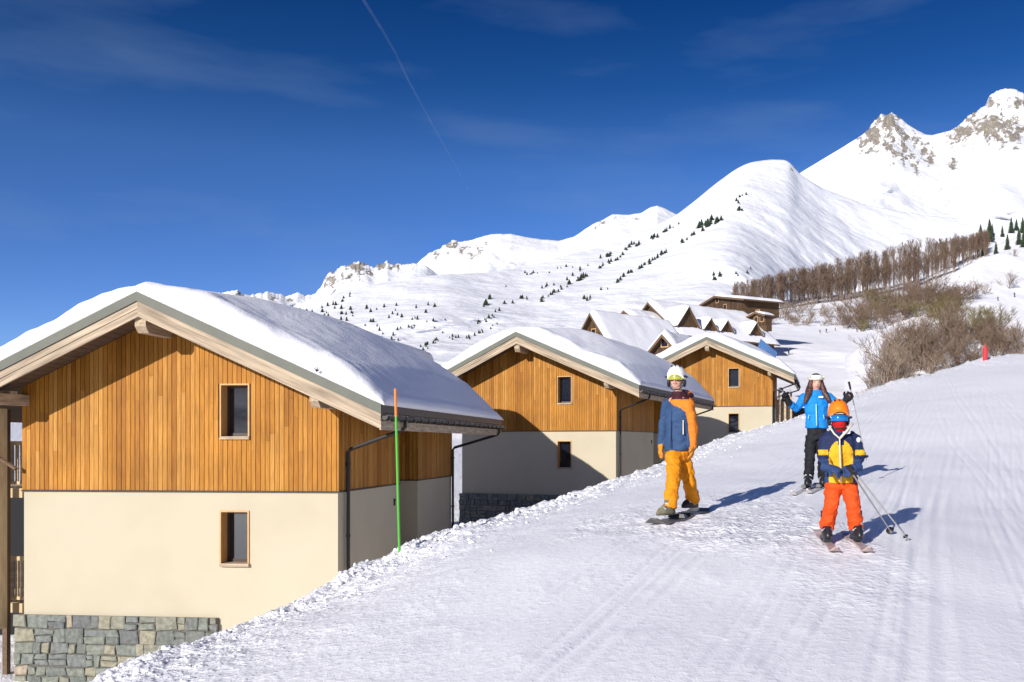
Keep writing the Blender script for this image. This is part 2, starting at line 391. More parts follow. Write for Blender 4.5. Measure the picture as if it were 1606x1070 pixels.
for p_, c_ in ((.15,(.41,.375,.475)), (.29,(.37,.37,.44)), (.37,(.13,.24,.33)), (.45,(.05,.17,.27))):
    e_ = er.color_ramp.elements.new(p_); e_.color = (*c_, 1)
mu = n.new('ShaderNodeMixRGB'); mu.blend_type = 'MULTIPLY'; mu.inputs[0].default_value = 1; l.new(hs.outputs[0], mu.inputs[1]); l.new(er.outputs[0], mu.inputs[2])
hs = mu
# faint cirrus veil
tc = n.new('ShaderNodeTexCoord'); mp = n.new('ShaderNodeMapping'); mp.inputs['Scale'].default_value = (1.0, 1.0, 5.0); mp.inputs['Rotation'].default_value = (0, R(12), 0)
nz = n.new('ShaderNodeTexNoise'); nz.inputs['Scale'].default_value = 2.3; nz.inputs['Detail'].default_value = 6; nz.inputs['Roughness'].default_value = .5
l.new(tc.outputs['Generated'], mp.inputs[0]); l.new(mp.outputs[0], nz.inputs['Vector'])
mr = n.new('ShaderNodeMapRange'); mr.inputs[1].default_value = .50; mr.inputs[2].default_value = .80; mr.inputs[3].default_value = 0; mr.inputs[4].default_value = .42
l.new(nz.outputs['Fac'], mr.inputs[0])
mx = n.new('ShaderNodeMixRGB'); mx.inputs[2].default_value = (1.25, 1.85, 3.0, 1); l.new(mr.outputs[0], mx.inputs[0]); l.new(hs.outputs[0], mx.inputs[1])
l.new(mx.outputs[0], bg.inputs['Color'])
vs_ = sc.view_settings; vs_.view_transform = 'Standard'; vs_.look = 'None'; vs_.gamma = 1; vs_.exposure = 0.25; vs_.use_curve_mapping = False
sc.cycles.max_bounces = 6; sc.cycles.diffuse_bounces = 3

# ---------------------------------------------------------------- near snow slope
EDGE = [(-9,-30,-5.0), (-6.5,-8,-3.4), (-5.4,0,-2.6), (-4.8,4.5,-2.15)] + [tuple(P(*a)) for a in [(165,1065,7.5), (250,1028,8.5), (343,1001,9.5), (430,968,10.4), (530,914,11.6), (627,868,12.8), (712,836,14.6),
        (800,811,16.7), (885,781,19), (966,756,22), (1040,731,26), (1130,692,31), (1240,661,37), (1350,618,42), (1400,600,44), (1450,590,46.5), (1500,576,49), (1545,563,51.5), (1606,557,55), (1720,548,62), (1900,540,75), (2200,530,95)]]
CTRL = EDGE + [(.82,10.9,-.9), (2.17,8.5,-.93), (3.0,13.2,-.64), (3.9,11.4,-.81), (0,0,-1.75), (0,5,-1.38), (3.5,4.2,-1.4), (-1.14,10,-1.2), (-1.9,8,-1.5), (-2.6,6,-1.75),
        (6.3,20,.0), (9.4,30,1.3), (4.6,10,-.86), (9.2,20,.3), (16,35,2.7), (14,16,-.1), (25,30,2.3), (10,4,-1.3), (8,-20,-3), (25,5,-.4), (35,50,5.0), (25,-20,-2.5), (0,-15,-2.6), (3.2,22,-.2), (6,30,.75)]
cp = np.array(CTRL)
def tps_fit(c, lam=.02):
    k = len(c); d = np.hypot(c[:, None, 0]-c[None, :, 0], c[:, None, 1]-c[None, :, 1])
    K = np.where(d > 0, d*d*np.log(d+1e-12), 0)+lam*np.eye(k); Pm = np.c_[np.ones(k), c[:, :2]]
    A = np.block([[K, Pm], [Pm.T, np.zeros((3, 3))]]); return np.linalg.solve(A, np.r_[c[:, 2], 0, 0, 0])
TW = tps_fit(cp)
def tps(x, y):
    z = TW[-3]+TW[-2]*x+TW[-1]*y
    for i in range(len(cp)):
        d2 = (x-cp[i, 0])**2+(y-cp[i, 1])**2+1e-9; z = z+TW[i]*d2*.5*np.log(d2)
    return z
EP = np.array(EDGE)
def edge_sd(x, y):      # + inside (piste side), - outside; nearest edge height
    best = np.full(x.shape, 1e9); zz = np.zeros(x.shape); sg = np.ones(x.shape)
    for a, b in zip(EP[:-1], EP[1:]):
        dx, dy = b[0]-a[0], b[1]-a[1]; L2 = dx*dx+dy*dy
        t = np.clip(((x-a[0])*dx+(y-a[1])*dy)/L2, 0, 1)
        qx, qy = a[0]+t*dx, a[1]+t*dy; d = np.hypot(x-qx, y-qy)
        cr = dx*(y-a[1])-dy*(x-a[0])
        m = d < best; best = np.where(m, d, best); zz = np.where(m, a[2]+t*(b[2]-a[2]), zz); sg = np.where(m, np.where(cr > 0, -1, 1), sg)
    return best*sg, zz
def floor_z(x, y):
    return -6.0+np.clip(y-18, 0, 200)*.085+np.clip(x-8, 0, 60)*.10
def snow_z(x, y, detail=True):
    x = np.asarray(x, float); y = np.asarray(y, float)
    sd, ez = edge_sd(x, y)
    ins = tps(x, y)
    d = np.clip(-sd, 0, None)
    out = ez-.85*(np.sqrt(d*d+.16)-.4)
    fl = floor_z(x, y)
    out = np.where(out > fl, out, fl)+.0
    z = np.where(sd > 0, ins, out)
    rough = np.exp(-np.clip(sd, 0, None)/(.75+.035*np.clip(y, 0, 60)))*(sd > -1.2)
    rough = np.maximum(rough, .55*sstep(-.2, .5, fbm(x*.22+3, y*.12, 3))*(x < 2.5)*sstep(16, 9, y)*(sd > 0))
    rough = np.maximum(rough, .8*(sd <= 0))
    if detail:
        z = z+.035*fbm(x*.4, y*.25, 3)
        n1 = fbm(x*5.5, y*5.5, 4, .6); n2 = fbm(x*2.1+7, y*2.1, 3)
        lump = np.exp(-np.abs(sd-.15)/(.35+.02*np.clip(y, 0, 60)))*(.35+.65*sstep(10, 13, y))
        z = z+rough*(.030*np.maximum(n1, -.3)+.05*n2)+lump*(.06*np.abs(fbm(x*4.2+3, y*4.2, 3))+.05*n2+.03)
        # groomed corduroy worn by skis: long soft tracks running up the slope
        u = x-.39*y
        z = z+(1-rough)*(.004*perlin(u*3.2, y*.06)+.0022*perlin(u*9, y*.10+4)+.008*np.maximum(0, fbm(x*3+9, y*1.6, 3)-.25)+tracks(x, y))
    return z, rough
_tr = np.random.default_rng(21)
TRACKS = [(_tr.uniform(-.5, 7.5), .39+_tr.normal(0, .05), _tr.normal(0, .0006), _tr.uniform(.022, .05), _tr.uniform(.0015, .008), _tr.uniform(0, 6), _tr.uniform(.0, .12), _tr.uniform(3, 14), _tr.uniform(8, 45)) for _ in range(60)]
def tracks(x, y):
    z = np.zeros(x.shape)
    for x0, a, b, w_, d, ph, wob, y0, L in TRACKS:
        c = x0+a*(y-8)+b*(y-8)**2+wob*np.sin(y*.35+ph); fade = sstep(y0-3, y0, y)*sstep(y0+L, y0+L*.7, y)
        for o_ in (-.09, .09):
            q = (x-c-o_)/w_; z = z-d*np.exp(-q*q)*fade+.35*d*np.exp(-(np.abs(q)-2.0)**2*2)*fade
    return z
def ground_at(x, y):
    z, _ = snow_z(np.array([x]), np.array([y])); return float(z[0])
pxs = np.concatenate([np.linspace(-2200, -60, 60), np.linspace(-50, 1660, 860), np.linspace(1670, 3600, 60)])
ys = 2.2*np.exp(np.linspace(0, math.log(125/2.2), 520))
PX, YY = np.meshgrid(pxs, ys); XX = (PX-CX)/FPX*YY
ZZ, RR = snow_z(XX, YY)
npmesh('snow_slope', np.stack([XX, YY, ZZ], -1).reshape(-1, 3), gridfaces(len(ys), len(pxs)), M['piste'], attrs={'rough': RR}, kind='structure')
gx = np.linspace(-80, 120, 120); gy = np.linspace(-90, 2.6, 80); GX, GY = np.meshgrid(gx, gy); GZ, GR = snow_z(GX, GY)
GZ = GZ-.04*(GY > 0)
# leave the wedge already covered by the slope in front of the camera slightly lower
npmesh('ground', np.stack([GX, GY, GZ-.05*np.clip(GY/2, 0, 1)], -1).reshape(-1, 3), gridfaces(len(gy), len(gx)), M['piste'], attrs={'rough': GR}, kind='structure')
# ---------------------------------------------------------------- mountains and far slopes
def interp(pts, x):
    p = np.array(pts, float); return np.interp(x, p[:, 0], p[:, 1])
def smoothc(a, k):
    if k < 2: return a
    w_ = np.hanning(k+2)[1:-1]; w_ /= w_.sum(); return np.convolve(np.pad(a, k, mode='edge'), w_, mode='same')[k:-k]
BV = []
def layer(name, crest, foot, Rf, Rc, m, x0, x1, step=2.0, rows=150, jag=0, rockfn=None, namp=0, nscale=1, powY=1.0, powE=1.0, seed=0, smooth=5, back=.35, yfn=None, rid=.0, broad=0):
    px = np.arange(x0, x1, step); cy = smoothc(interp(crest, px), smooth); cy0 = cy
    rk = None
    if jag: cy = cy-jag(px) if callable(jag) else cy-jag*fbm(px*.06+seed, px*0+seed, 5, .6)
    fy = interp(foot, px) if isinstance(foot, list) else np.full(px.shape, float(foot))
    RcA = interp(Rc, px) if isinstance(Rc, list) else np.full(px.shape, float(Rc))
    RcA = smoothc(RcA, 61)
    RfA = smoothc(interp(Rf, px), 121) if isinstance(Rf, list) else np.full(px.shape, float(Rf))
    v = np.linspace(0, 1, rows)[:, None]
    ef = (HY-fy)/FPX; ec = (HY-cy)/FPX; ec0 = (HY-cy0)/FPX
    E = ef+(ec-ef)*v**powE
    Y = RfA*(RcA/RfA)**(v**powY)
    X = (px-CX)/FPX*Y; Z = Y*E
    if broad:       # the crest's small kinks die out down the slope
        csm = smoothc(ec0, broad); wv = np.clip(v, 0, 1)**3.5; E = ef+((csm*(1-wv)+ec0*wv)-ef)*v**powE+(ec-ec0)*v**16; Y = np.broadcast_to(Y, E.shape).copy(); X = (px-CX)/FPX*Y; Z = Y*E
    w_ = np.sin(np.pi*np.clip(v, 0, 1))**.7
    if namp:
        q = nscale
        dn = fbm(X/q+seed, Y/q*.8, 5, .5)
        dr = ridged(X/q*.7+seed, Y/q*.35, 4)-.6
        dy = namp*(dn*(1-rid)+dr*rid)*w_
        Yn = Y+dy*3.0; X = (px-CX)/FPX*Yn; Z = Yn*E; Y = Yn
    PY = HY-E*FPX
    rock = np.zeros_like(Y)
    if rockfn: 
        rock = rockfn(np.broadcast_to(px, Y.shape), PY)
        rr = np.clip(rock-.2, 0, 1)
        dd = rr*Rc_scale(RcA)*(ridged(X/Rc_scale(RcA)/3., Z/Rc_scale(RcA)/3., 4, .6)-.3)
        Y = Y+dd*.8; X = (px-CX)/FPX*Y; Z = Y*E
    # far side of the crest
    nb = 14; vb = np.linspace(0, 1, nb+1)[1:, None]
    Yb = Y[-1]+vb*RcA*back; Xb = X[-1]+(px-CX)/FPX*(Yb-Y[-1]); Zb = Z[-1]-(vb**1.2)*np.abs(Z[-1])*.7-vb*RcA*.05
    X = np.vstack([X, Xb]); Y = np.vstack([Y, Yb]); Z = np.vstack([Z, Zb]); rock = np.vstack([rock, np.zeros_like(Yb)])
    V = np.stack([X, Y, Z], -1).reshape(-1, 3); F = gridfaces(X.shape[0], X.shape[1])
    o = npmesh(name, V, F, m, attrs={'rock': rock}, kind='structure')
    BV.append((name, BVHTree.FromPolygons([tuple(a) for a in V.tolist()], [tuple(a) for a in F.tolist()])))
    return o
def Rc_scale(r): return np.clip(r/2600., .3, 2)*14.
def ray(px, py, only=None, prefix=None):
    d = P(px, py, 1.0).normalized(); best = None
    for nme, b in BV:
        if only and nme not in only: continue
        h = b.ray_cast(Vector((0,0,0)), d)
        if h[0] is not None and (best is None or h[3] < best[3]): best = h
    return best[0] if best else None
def blobs(lst, base=0):
    def f(px, py):
        r = np.zeros(px.shape)+base
        for cx, cy, rx, ry, s, ang in lst:
            c, s_ = math.cos(R(ang)), math.sin(R(ang)); u = ((px-cx)*c+(py-cy)*s_)/rx; v = (-(px-cx)*s_+(py-cy)*c)/ry
            r = np.maximum(r, s*np.exp(-(u*u+v*v)**1.3*.7))
        n = fbm(px*.09, py*.09, 5, .65)
        return r+.42*n*(r > .03)
    return f
# far left chain, rocky
layer('far_mountain_ridge', [(100,520),(250,480),(320,462),(345,459),(372,455),(384,462),(395,463),(420,457),(450,465),(466,459),(480,463),(500,461),(560,470)], 560, 3600, 5200, M['mount'], 60, 620, 1.5, 110,
      jag=lambda p: 2.6*fbm(p*.11, p*0+3, 4, .6), rockfn=blobs([(372,466,14,8,.5,30),(400,470,12,6,.45,40),(345,466,12,4,.45,0),(428,468,10,9,.42,50),(455,470,12,5,.4,0)]), namp=70, nscale=260, seed=3, rid=.6, smooth=1, broad=60)
layer('rocky_mountain', [(430,500),(480,478),(500,455),(512,432),(535,419),(563,410),(585,419),(608,411),(625,416),(650,413),(670,418),(700,440),(760,470)], 560, 2300, 3300, M['mount'], 420, 780, 1.2, 130,
      jag=lambda p: (2.6*(p < 640)+.8)*fbm(p*.10, p*0+8, 4, .55), rockfn=blobs([(517,440,12,14,.62,20),(562,421,18,12,.70,0),(608,417,18,8,.66,0),(540,432,12,8,.52,0),(585,428,12,6,.5,0),(640,418,14,5,.45,0)]), namp=40, nscale=190, seed=8, rid=.5, smooth=1, broad=80)
layer('snowy_mountain', [(560,470),(620,430),(655,412),(672,397),(690,389),(710,376),(722,380),(740,376),(770,367),(800,367),(830,373),(875,378),(900,371),(930,351),(945,345),(960,336),(985,337),(1005,334),(1020,325),(1030,322),(1040,326),(1060,336),(1090,338),(1150,345)], 560, 2400, 3800, M['mount'], 540, 1180, 1.4, 150,
      jag=lambda p: (1.8*fbm(p*.12, p*0+5, 4, .6))*np.exp(-((p-700)/50)**2)+.6*fbm(p*.05, p*0+2, 3), rockfn=blobs([(710,384,12,7,.62,0),(735,394,20,8,.56,10),(755,386,10,5,.45,0),(688,398,12,6,.48,0),(945,352,20,5,.38,-20),(1000,348,8,5,.36,0)]), namp=65, nscale=380, seed=5, rid=.35, smooth=2, broad=110)
layer('rocky_peak', [(1180,330),(1235,290),(1255,271),(1290,250),(1320,232),(1350,213),(1363,202),(1372,188),(1383,179),(1391,181),(1398,176),(1408,182),(1425,196),(1440,205),(1452,211),(1462,212),(1490,205),(1505,196),(1518,182),(1530,175),(1545,166),(1552,150),(1563,143),(1575,139),(1590,139),(1606,147),(1640,170),(1680,150),(1740,190),(1850,240)], 520, 1500, 2900, M['mount'], 1150, 1900, 1.2, 220,
      jag=lambda p: 2.2*fbm(p*.14, p*0+1, 4, .6)*(np.exp(-((p-1385)/30)**2)+.8*(p > 1500)), rockfn=blobs([(1392,192,20,15,.85,0),(1370,215,18,26,.72,28),(1398,228,16,34,.58,-28),(1425,240,10,34,.60,-25),(1440,222,20,12,.5,20),(1455,245,14,16,.55,-20),(1495,256,9,9,.58,0),(1412,205,22,8,.62,35),
      (1510,210,26,16,.70,-30),(1555,200,30,20,.82,0),(1590,208,26,22,.66,0),(1560,160,20,12,.58,30),(1600,165,20,14,.56,0),(1530,188,18,14,.60,-30),(1660,190,50,26,.7,0)]), namp=75, nscale=300, seed=1, rid=.45, smooth=1, broad=150)
layer('snowy_shoulder', [(200,520),(330,496),(440,487),(480,473),(560,452),(640,436),(700,430),(760,428),(820,420),(880,402),(950,385),(1010,362),(1060,338),(1090,315),(1120,290),(1150,268),(1168,258),(1180,254),(1210,250),(1235,251),(1243,258),(1252,272),(1290,296),(1360,322),(1450,338),(1540,346),(1606,350),(1750,360),(1950,370)], 640, [(200,330),(1140,330),(1340,800),(1990,850)], [(200,800),(700,1000),(1000,1350),(1200,1600),(1500,1600),(1900,1500)], M['mount'], 160, 1990, 1.6, 240,
      rockfn=blobs([(1243,262,5,8,.5,0)]), namp=19, nscale=210, seed=14, rid=.3, smooth=17, powY=.9, broad=200)
# nearer wooded hillside and spur on the right
layer('wooded_hillside', [(700,600),(900,560),(1000,520),(1080,498),(1150,478),(1240,470),(1320,462),(1400,448),(1450,436),(1500,412),(1560,385),(1606,368),(1700,350),(1950,330)], 640, 95, [(700,150),(1100,260),(1950,460)], M['hill'], 690, 1990, 2.5, 130, namp=2.5, nscale=40, seed=4, smooth=9)
layer('hill_spur', [(1330,560),(1380,520),(1420,492),(1450,470),(1480,446),(1510,420),(1540,404),(1580,394),(1606,389),(1700,372),(1950,350)], 640, 78, [(1330,110),(1950,230)], M['hill'], 1325, 1990, 2.5, 110, namp=1.2, nscale=22, seed=6, smooth=9)
# valley side left of the village and the slopes behind the photographer (they show in the window panes)
layer('hillside', [(-1200,560),(-300,590),(0,640),(60,655),(200,650),(600,600),(900,590),(1100,585),(1250,600),(1400,640)], 720, 75, [(-1200,500),(0,260),(1400,240)], M['hill'], -1200, 1400, 12, 60, namp=2, nscale=30, seed=9)
th = np.linspace(R(150), R(390), 130)[None, :]; rr_ = np.linspace(110, 2600, 60)[:, None]
bz = -3+rr_*(.02+.13*sstep(300, 2300, rr_)*(1+.45*fbm(th*3+0*rr_, rr_*.001, 4)))+14*fbm(np.cos(th)*rr_/220, np.sin(th)*rr_/220, 4)
bz = bz*sstep(90, 400, rr_)-5
V = np.stack([rr_*np.cos(th), rr_*np.sin(th), bz], -1).reshape(-1, 3)
npmesh('valley_slopes', V, gridfaces(60, 130)[:, ::-1], M['mount'], attrs={'rock': np.where(perlin(V[:, 0]/120, V[:, 1]/120) > .35, .6, 0)}, kind='structure')

# ---------------------------------------------------------------- trees
def conifer_mesh(seed, H=8., Rb=1.9, tiers=9):
    rg = random.Random(seed); mb = MB()
    for k in range(tiers):
        t = k/tiers; z0 = H*(.08+.86*t); r = Rb*(1-t)**.85*(rg.uniform(.85, 1.15))+.12; h = H/tiers*1.9
        n_ = 9; vs = [(0, 0, min(H, z0+h))]; 
        for j in range(n_*2):
            a = math.pi*j/n_+rg.uniform(-.12, .12); q = r*(rg.uniform(.85, 1.15) if j % 2 == 0 else .5)
            vs.append((q*math.cos(a), q*math.sin(a), z0-(.25 if j % 2 == 0 else 0)*r+rg.uniform(-.1, .1)))
        fs = [(0, 1+j, 1+(j+1) % (2*n_)) for j in range(2*n_)]
        mb.add(vs, fs)
    return mb
def limb(mb, p, d, L, r, depth, rg, spread=.6, up=.25, tris=3, minr=.006):
    pts = [p]; q = Vector(p); dd = Vector(d).normalized(); ns = 3
    for i in range(ns):
        dd = (dd+Vector((rg.uniform(-1,1), rg.uniform(-1,1), rg.uniform(-.6,1)))*.16+Vector((0,0,up))*.15).normalized()
        q = q+dd*L/ns; pts.append(q.copy())
    mb.tube(pts, [r*(1-.75*i/ns)+minr for i in range(ns+1)], tris, cap=False)
    if depth <= 0: return
    for i in range(rg.choice((3, 4, 5)) if depth > 1 else rg.choice((4, 5, 6))):
        t = rg.uniform(.25, 1); k = min(int(t*ns), ns-1); b = pts[k].lerp(pts[k+1], t*ns-k)
        a = (dd+Vector((rg.uniform(-1,1), rg.uniform(-1,1), rg.uniform(-.5,1)))*spread*1.4).normalized()
        limb(mb, b, a, L*rg.uniform(.4, .65), r*.45, depth-1, rg, spread, up, tris, minr)
def bare_tree(seed, H=14., group=None):
    rg = random.Random(seed); root = empty('bare_tree', (0,0,0))
    tr = MB(); pts = [Vector((0,0,-.5))]
    for i in range(1, 7): pts.append(Vector((rg.uniform(-.2,.2)*i*.3, rg.uniform(-.2,.2)*i*.3, H*i/6.3)))
    tr.tube(pts, [.17*(1-.14*i) for i in range(7)], 6); tr.build('trunk', M['twigpale'], root)
    cr = MB()
    for i in range(34):
        z = rg.uniform(.22, .95)*H; k = min(int(z/H*6), 5); b = pts[k].lerp(pts[k+1], .5); b.z = z
        a = rg.uniform(0, 6.28); L = (1-z/H)**.6*H*.27+.5
        limb(cr, b, Vector((math.cos(a)*.6, math.sin(a)*.6, 1.0)), L, .045, 2 if i % 2 else 1, rg, .5, .6, 3, .008)
    cr.build('crown', M['twig'], root)
    return root
def shrub_mesh(seed, H=3.0, stems=14, sp=1.0, dep=3, minr=.009):
    rg = random.Random(seed); mb = MB()
    for i in range(stems):
        a = rg.uniform(0, 6.28)
        limb(mb, Vector((rg.uniform(-.3,.3), rg.uniform(-.3,.3), -.2)), Vector((math.cos(a)*sp*rg.uniform(.1,1), math.sin(a)*sp*rg.uniform(.1,1), 1)), H*rg.uniform(.45, .75), .035, dep, rg, .6, .2, 3, minr)
    return mb
def obj_only(mb, name, m): return mb.build(name, m)
rg = random.Random(3)
# conifers scattered on the mountain side: rows measured along the slope
con = [conifer_mesh(i, 9, 2.0+.3*i) for i in range(4)]
con_o = []
for i, c in enumerate(con): con_o.append(c.mesh('conifer_%d' % i)); con_o[-1].materials.append(M['conifer'])
ncon = 0
def put_conifer(px, py, hpx, label, group):
    global ncon
    h = ray(px, py, ('snowy_shoulder', 'snowy_mountain', 'wooded_hillside'))
    if h is None: return
    o = bpy.data.objects.new('conifer', rg.choice(con_o)); COL.objects.link(o)
    k = hpx*h.y/FPX/9.0
    o.location = h-Vector((0,0,.3*k)); k *= .82; o.scale = (k*rg.uniform(1.1,1.9), k*rg.uniform(1.1,1.9), k); o.rotation_euler = (0,0,rg.uniform(0, 6))
    tag(o, label, 'tree', group); ncon += 1
ROWS = [ ([(836,481),(861,465),(886,450),(917,434),(942,421),(973,403),(985,390),(1017,378),(1051,359),(1075,347)], 62, 'dark conifer in the middle long row climbing the white mountainside', 'conifers in the middle long row', 1.6, 8),
 ([(839,456),(875,448),(905,428),(936,410),(955,401),(985,392)], 16, 'dark conifer in the short row above the middle long row', 'conifers in the short upper row', 2., 8),
 ([(914,474),(951,453),(967,443),(995,424),(1017,414),(1030,405),(1051,393),(1060,384),(1082,375),(1098,362),(1120,350)], 40, 'dark conifer in the lowest long row below the dome', 'conifers in the lowest long row', 1.5, 8),
 ([(1095,362),(1105,356),(1118,350),(1132,344)], 14, 'dark conifer in the dense clump below the snowy dome', 'conifers in the clump below the dome', 3, 12),
 ([(1140,338),(1150,330),(1166,327),(1150,310),(1172,304)], 9, 'small conifer straggling above the dense clump towards the dome', 'conifers above the clump', 3, 7),
 ([(783,456),(798,446),(820,432),(898,418),(936,392)], 12, 'tiny conifer in the topmost thin row on the white slope', 'conifers in the topmost thin row', 2, 6),
 ([(733,516),(765,500),(798,478),(830,466)], 16, 'small conifer in the row just above the second chalet roof', 'conifers above the second chalet', 2, 8),
 ([(700,531),(736,530),(770,515),(800,500)], 16, 'small conifer in the lowest row beside the second chalet roof', 'conifers beside the second chalet roof', 2, 7),
 ([(658,549),(680,538),(708,521)], 12, 'small conifer low between the first and second chalet roofs', 'conifers between two roofs', 2, 8),
 ([(757,480),(764,474),(770,468)], 5, 'tall dark conifer in the lone clump halfway up the slope', 'conifers in the lone clump', 3, 13),
 ([(452,496),(466,494),(480,496),(492,500),(503,508)], 20, 'dark conifer in the thick clump above the first chalet roof', 'conifers in the clump above the first roof', 3.5, 11),
 ([(505,490),(520,482),(540,468),(556,463)], 11, 'dark conifer in the row rising right of the thick clump', 'conifers right of the clump', 3, 8),
 ([(1116,437),(1135,434),(1154,434),(1197,428),(1186,436)], 9, 'small conifer standing above the bare brown wood', 'conifers above the bare wood', 3, 10),
]
for pts, cnt, lab, grp, jit, hp in ROWS:
    p = np.array(pts, float); s = np.r_[0, np.cumsum(np.hypot(*np.diff(p, axis=0).T))]
    for i in range(cnt):
        t = rg.uniform(0, s[-1]); put_conifer(np.interp(t, s, p[:, 0])+rg.gauss(0, 1), np.interp(t, s, p[:, 1])+rg.gauss(0, jit), hp*rg.uniform(.55, 1.25), lab, grp)
for i in range(62):
    px = rg.uniform(500, 705); put_conifer(px, rg.uniform(478+max(0, (540-px)*.2), 540) if px > 560 else rg.uniform(480, 515), rg.uniform(4.5, 9.5), 'small dark conifer scattered on the snow behind the first chalet roof', 'conifers scattered behind the first roof')
# tall conifers top right
lc = empty('conifer', (0,0,0)); MB().tube([(0,0,-1),(0,0,8.4)], [.2,.04], 6).build('trunk', M['trunk'], lc); conifer_mesh(9, 9, 1.9, 13).build('crown', M['conifer'], lc)
spots = [(1538,386,36),(1552,380,40),(1562,400,22),(1572,372,18),(1586,366,24),(1594,362,22),(1604,366,28),(1598,384,26),(1606,388,30),(1580,392,24),(1542,402,28),(1556,372,20),(1614,370,30),(1624,366,26),(1532,396,20)]
for i, (px, py, hp) in enumerate(spots):
    h = ray(px, py, ('wooded_hillside', 'snowy_shoulder')) or ray(px, py+30, ('wooded_hillside', 'snowy_shoulder'))
    k = hp*h.y/FPX/9
    lab = 'dark green conifer standing on the snowy rise above the right end of the bare wood'
    o = dup(lc, h-Vector((0,0,.2)), rg.uniform(0, 6), k*rg.uniform(.9,1.1), lab, 'conifers at the top right'); o['category'] = 'tree'
for c in list(lc.children): bpy.data.objects.remove(c)
bpy.data.objects.remove(lc)
# the bare wood: individual trees in front, a mass behind
kinds = [bare_tree(100+i, 14) for i in range(5)]
TOP = [(1150,449),(1200,437),(1260,423),(1330,408),(1400,388),(1460,380),(1520,371),(1545,364)]
BOT = [(1150,492),(1190,488),(1240,480),(1320,470),(1400,457),(1440,448),(1500,424),(1545,404)]
nf = 0
while nf < 285:
    px = rg.uniform(1152, 1550); tp, bt = float(interp(TOP, px)), float(interp(BOT, px))
    u = rg.random(); py = bt-(bt-tp)*.45*u
    h = ray(px, py, ('wooded_hillside',))
    if h is None or h.y > 480:
        h = ray(px, bt+2, ('wooded_hillside',))
        if h is None: continue
    hp = (py-tp)*rg.uniform(.85, 1.12) if u < .8 else (bt-tp)*.6
    k = max(20, hp)*h.y/FPX/14
    o = dup(kinds[nf % 5], h, rg.uniform(0, 6), k, 'leafless brown tree in the front rows of the bare wood', 'leafless trees of the bare wood'); o['category'] = 'tree'; nf += 1
# deeper mass of the wood
mb = MB(); src = []
for kd in kinds[:3]:
    vs = []; fs = []
    for ch in kd.children:
        o = len(vs); vs += [tuple(v.co) for v in ch.data.vertices]; fs += [tuple(i+o for i in p.vertices) for p in ch.data.polygons]
    src.append((np.array(vs), np.array([f for f in fs if len(f) == 4])))
Vs = []; Fs = []; off = 0
for i in range(420):
    px = rg.uniform(1175, 1550); tp, bt = float(interp(TOP, px)), float(interp(BOT, px))
    py = bt-(bt-tp)*rg.uniform(.05, .6); h = ray(px, py, ('wooded_hillside',))
    if h is None: continue
    k = max(16, (py-tp))*h.y/FPX/14*rg.uniform(.9,1.05); v, f = src[i % 3]; a = rg.uniform(0, 6); ca, sa = math.cos(a), math.sin(a)
    w_ = np.c_[v[:, 0]*ca-v[:, 1]*sa, v[:, 0]*sa+v[:, 1]*ca, v[:, 2]]*k+np.array(h); Vs.append(w_); Fs.append(f+off); off += len(v)
if Vs: o = npmesh('wood', np.vstack(Vs), np.vstack(Fs), M['twig'], False, kind='stuff'); tag(o, 'brown leafless wood deep behind the front row of bare trees', 'wood')
for kd in kinds:
    for c in list(kd.children): bpy.data.objects.remove(c)
    bpy.data.objects.remove(kd)
# bushes between piste and wood
bm_ = []
for i, (mname, H, st) in enumerate((('twigpale', 3.2, 8), ('twig', 3.6, 8), ('twigpale', 2.6, 8), ('twigolive', 3.4, 10), ('twig', 3.0, 7))):
    me = shrub_mesh(40+i, H, st, 1.0, 3, .004).mesh('bush_%d' % i); me.materials.append(M[mname]); bm_.append(me)
def bush(px, pyb, hpx, Y, kind, lab, grp=None, wide=1.0, onto=None):
    p = ray(px, pyb, onto) if onto else P(px, pyb, Y)
    if p is None: return
    o = bpy.data.objects.new('bush', bm_[kind]); COL.objects.link(o)
    k = hpx*p.y/FPX/3.0; o.location = p-Vector((0,0,.1)); o.scale = (k*wide, k*wide, k); o.rotation_euler = (0,0,rg.uniform(0, 6))
    tag(o, lab, 'bush', grp)
# thicket just beyond the crest of the piste
for i in range(68):
    px = rg.uniform(1365, 1598)
    top = float(interp([(1365,590),(1390,525),(1420,492),(1450,466),(1490,450),(1530,455),(1560,475),(1600,510)], px)); bot = float(interp([(1365,622),(1400,612),(1450,602),(1500,588),(1550,578),(1606,572)], px))
    pyb = rg.uniform(top+.45*(bot-top), bot+4); hp = min(pyb-top, rg.uniform(40, 75))*rg.uniform(.8, 1.05)
    kd = rg.choice((0, 1, 2, 4)) 
    if 1480 < px < 1560 and pyb < 540: kd = 3
    h = ray(px, pyb, ('hill_spur', 'wooded_hillside'))
    bush(px, pyb, hp, 0, kd, 'olive tinted leafless bush high in the thicket behind the piste crest' if kd == 3 else ('pale tangled leafless bush in the thicket behind the piste crest' if kd in (0, 2) else 'dark brown leafless bush in the thicket behind the piste crest'),
         'bushes behind the piste crest', 1.1, ('hill_spur', 'wooded_hillside'))
for i in range(70):      # bank of shrubs below the wood
    px = rg.uniform(1325, 1530); top = float(interp([(1330,468),(1400,450),(1450,440),(1530,445)], px)); pyb = top+rg.uniform(22, 62)
    bush(px, pyb, rg.uniform(20, 38), 0, rg.choice((1, 4, 1, 3)), 'dark leafless shrub on the bank just below the bare wood', 'shrubs below the bare wood', 1.4, ('wooded_hillside', 'hill_spur'))
for i in range(34):
    px = rg.uniform(1195, 1330); pyb = rg.uniform(486, 512)
    bush(px, pyb, rg.uniform(12, 26), 0, rg.choice((0, 2, 1)), 'thin pale shrub on the snow bank under the left half of the wood', 'shrubs under the left half of the wood', 1.2, ('wooded_hillside', 'hill_spur', 'hillside'))
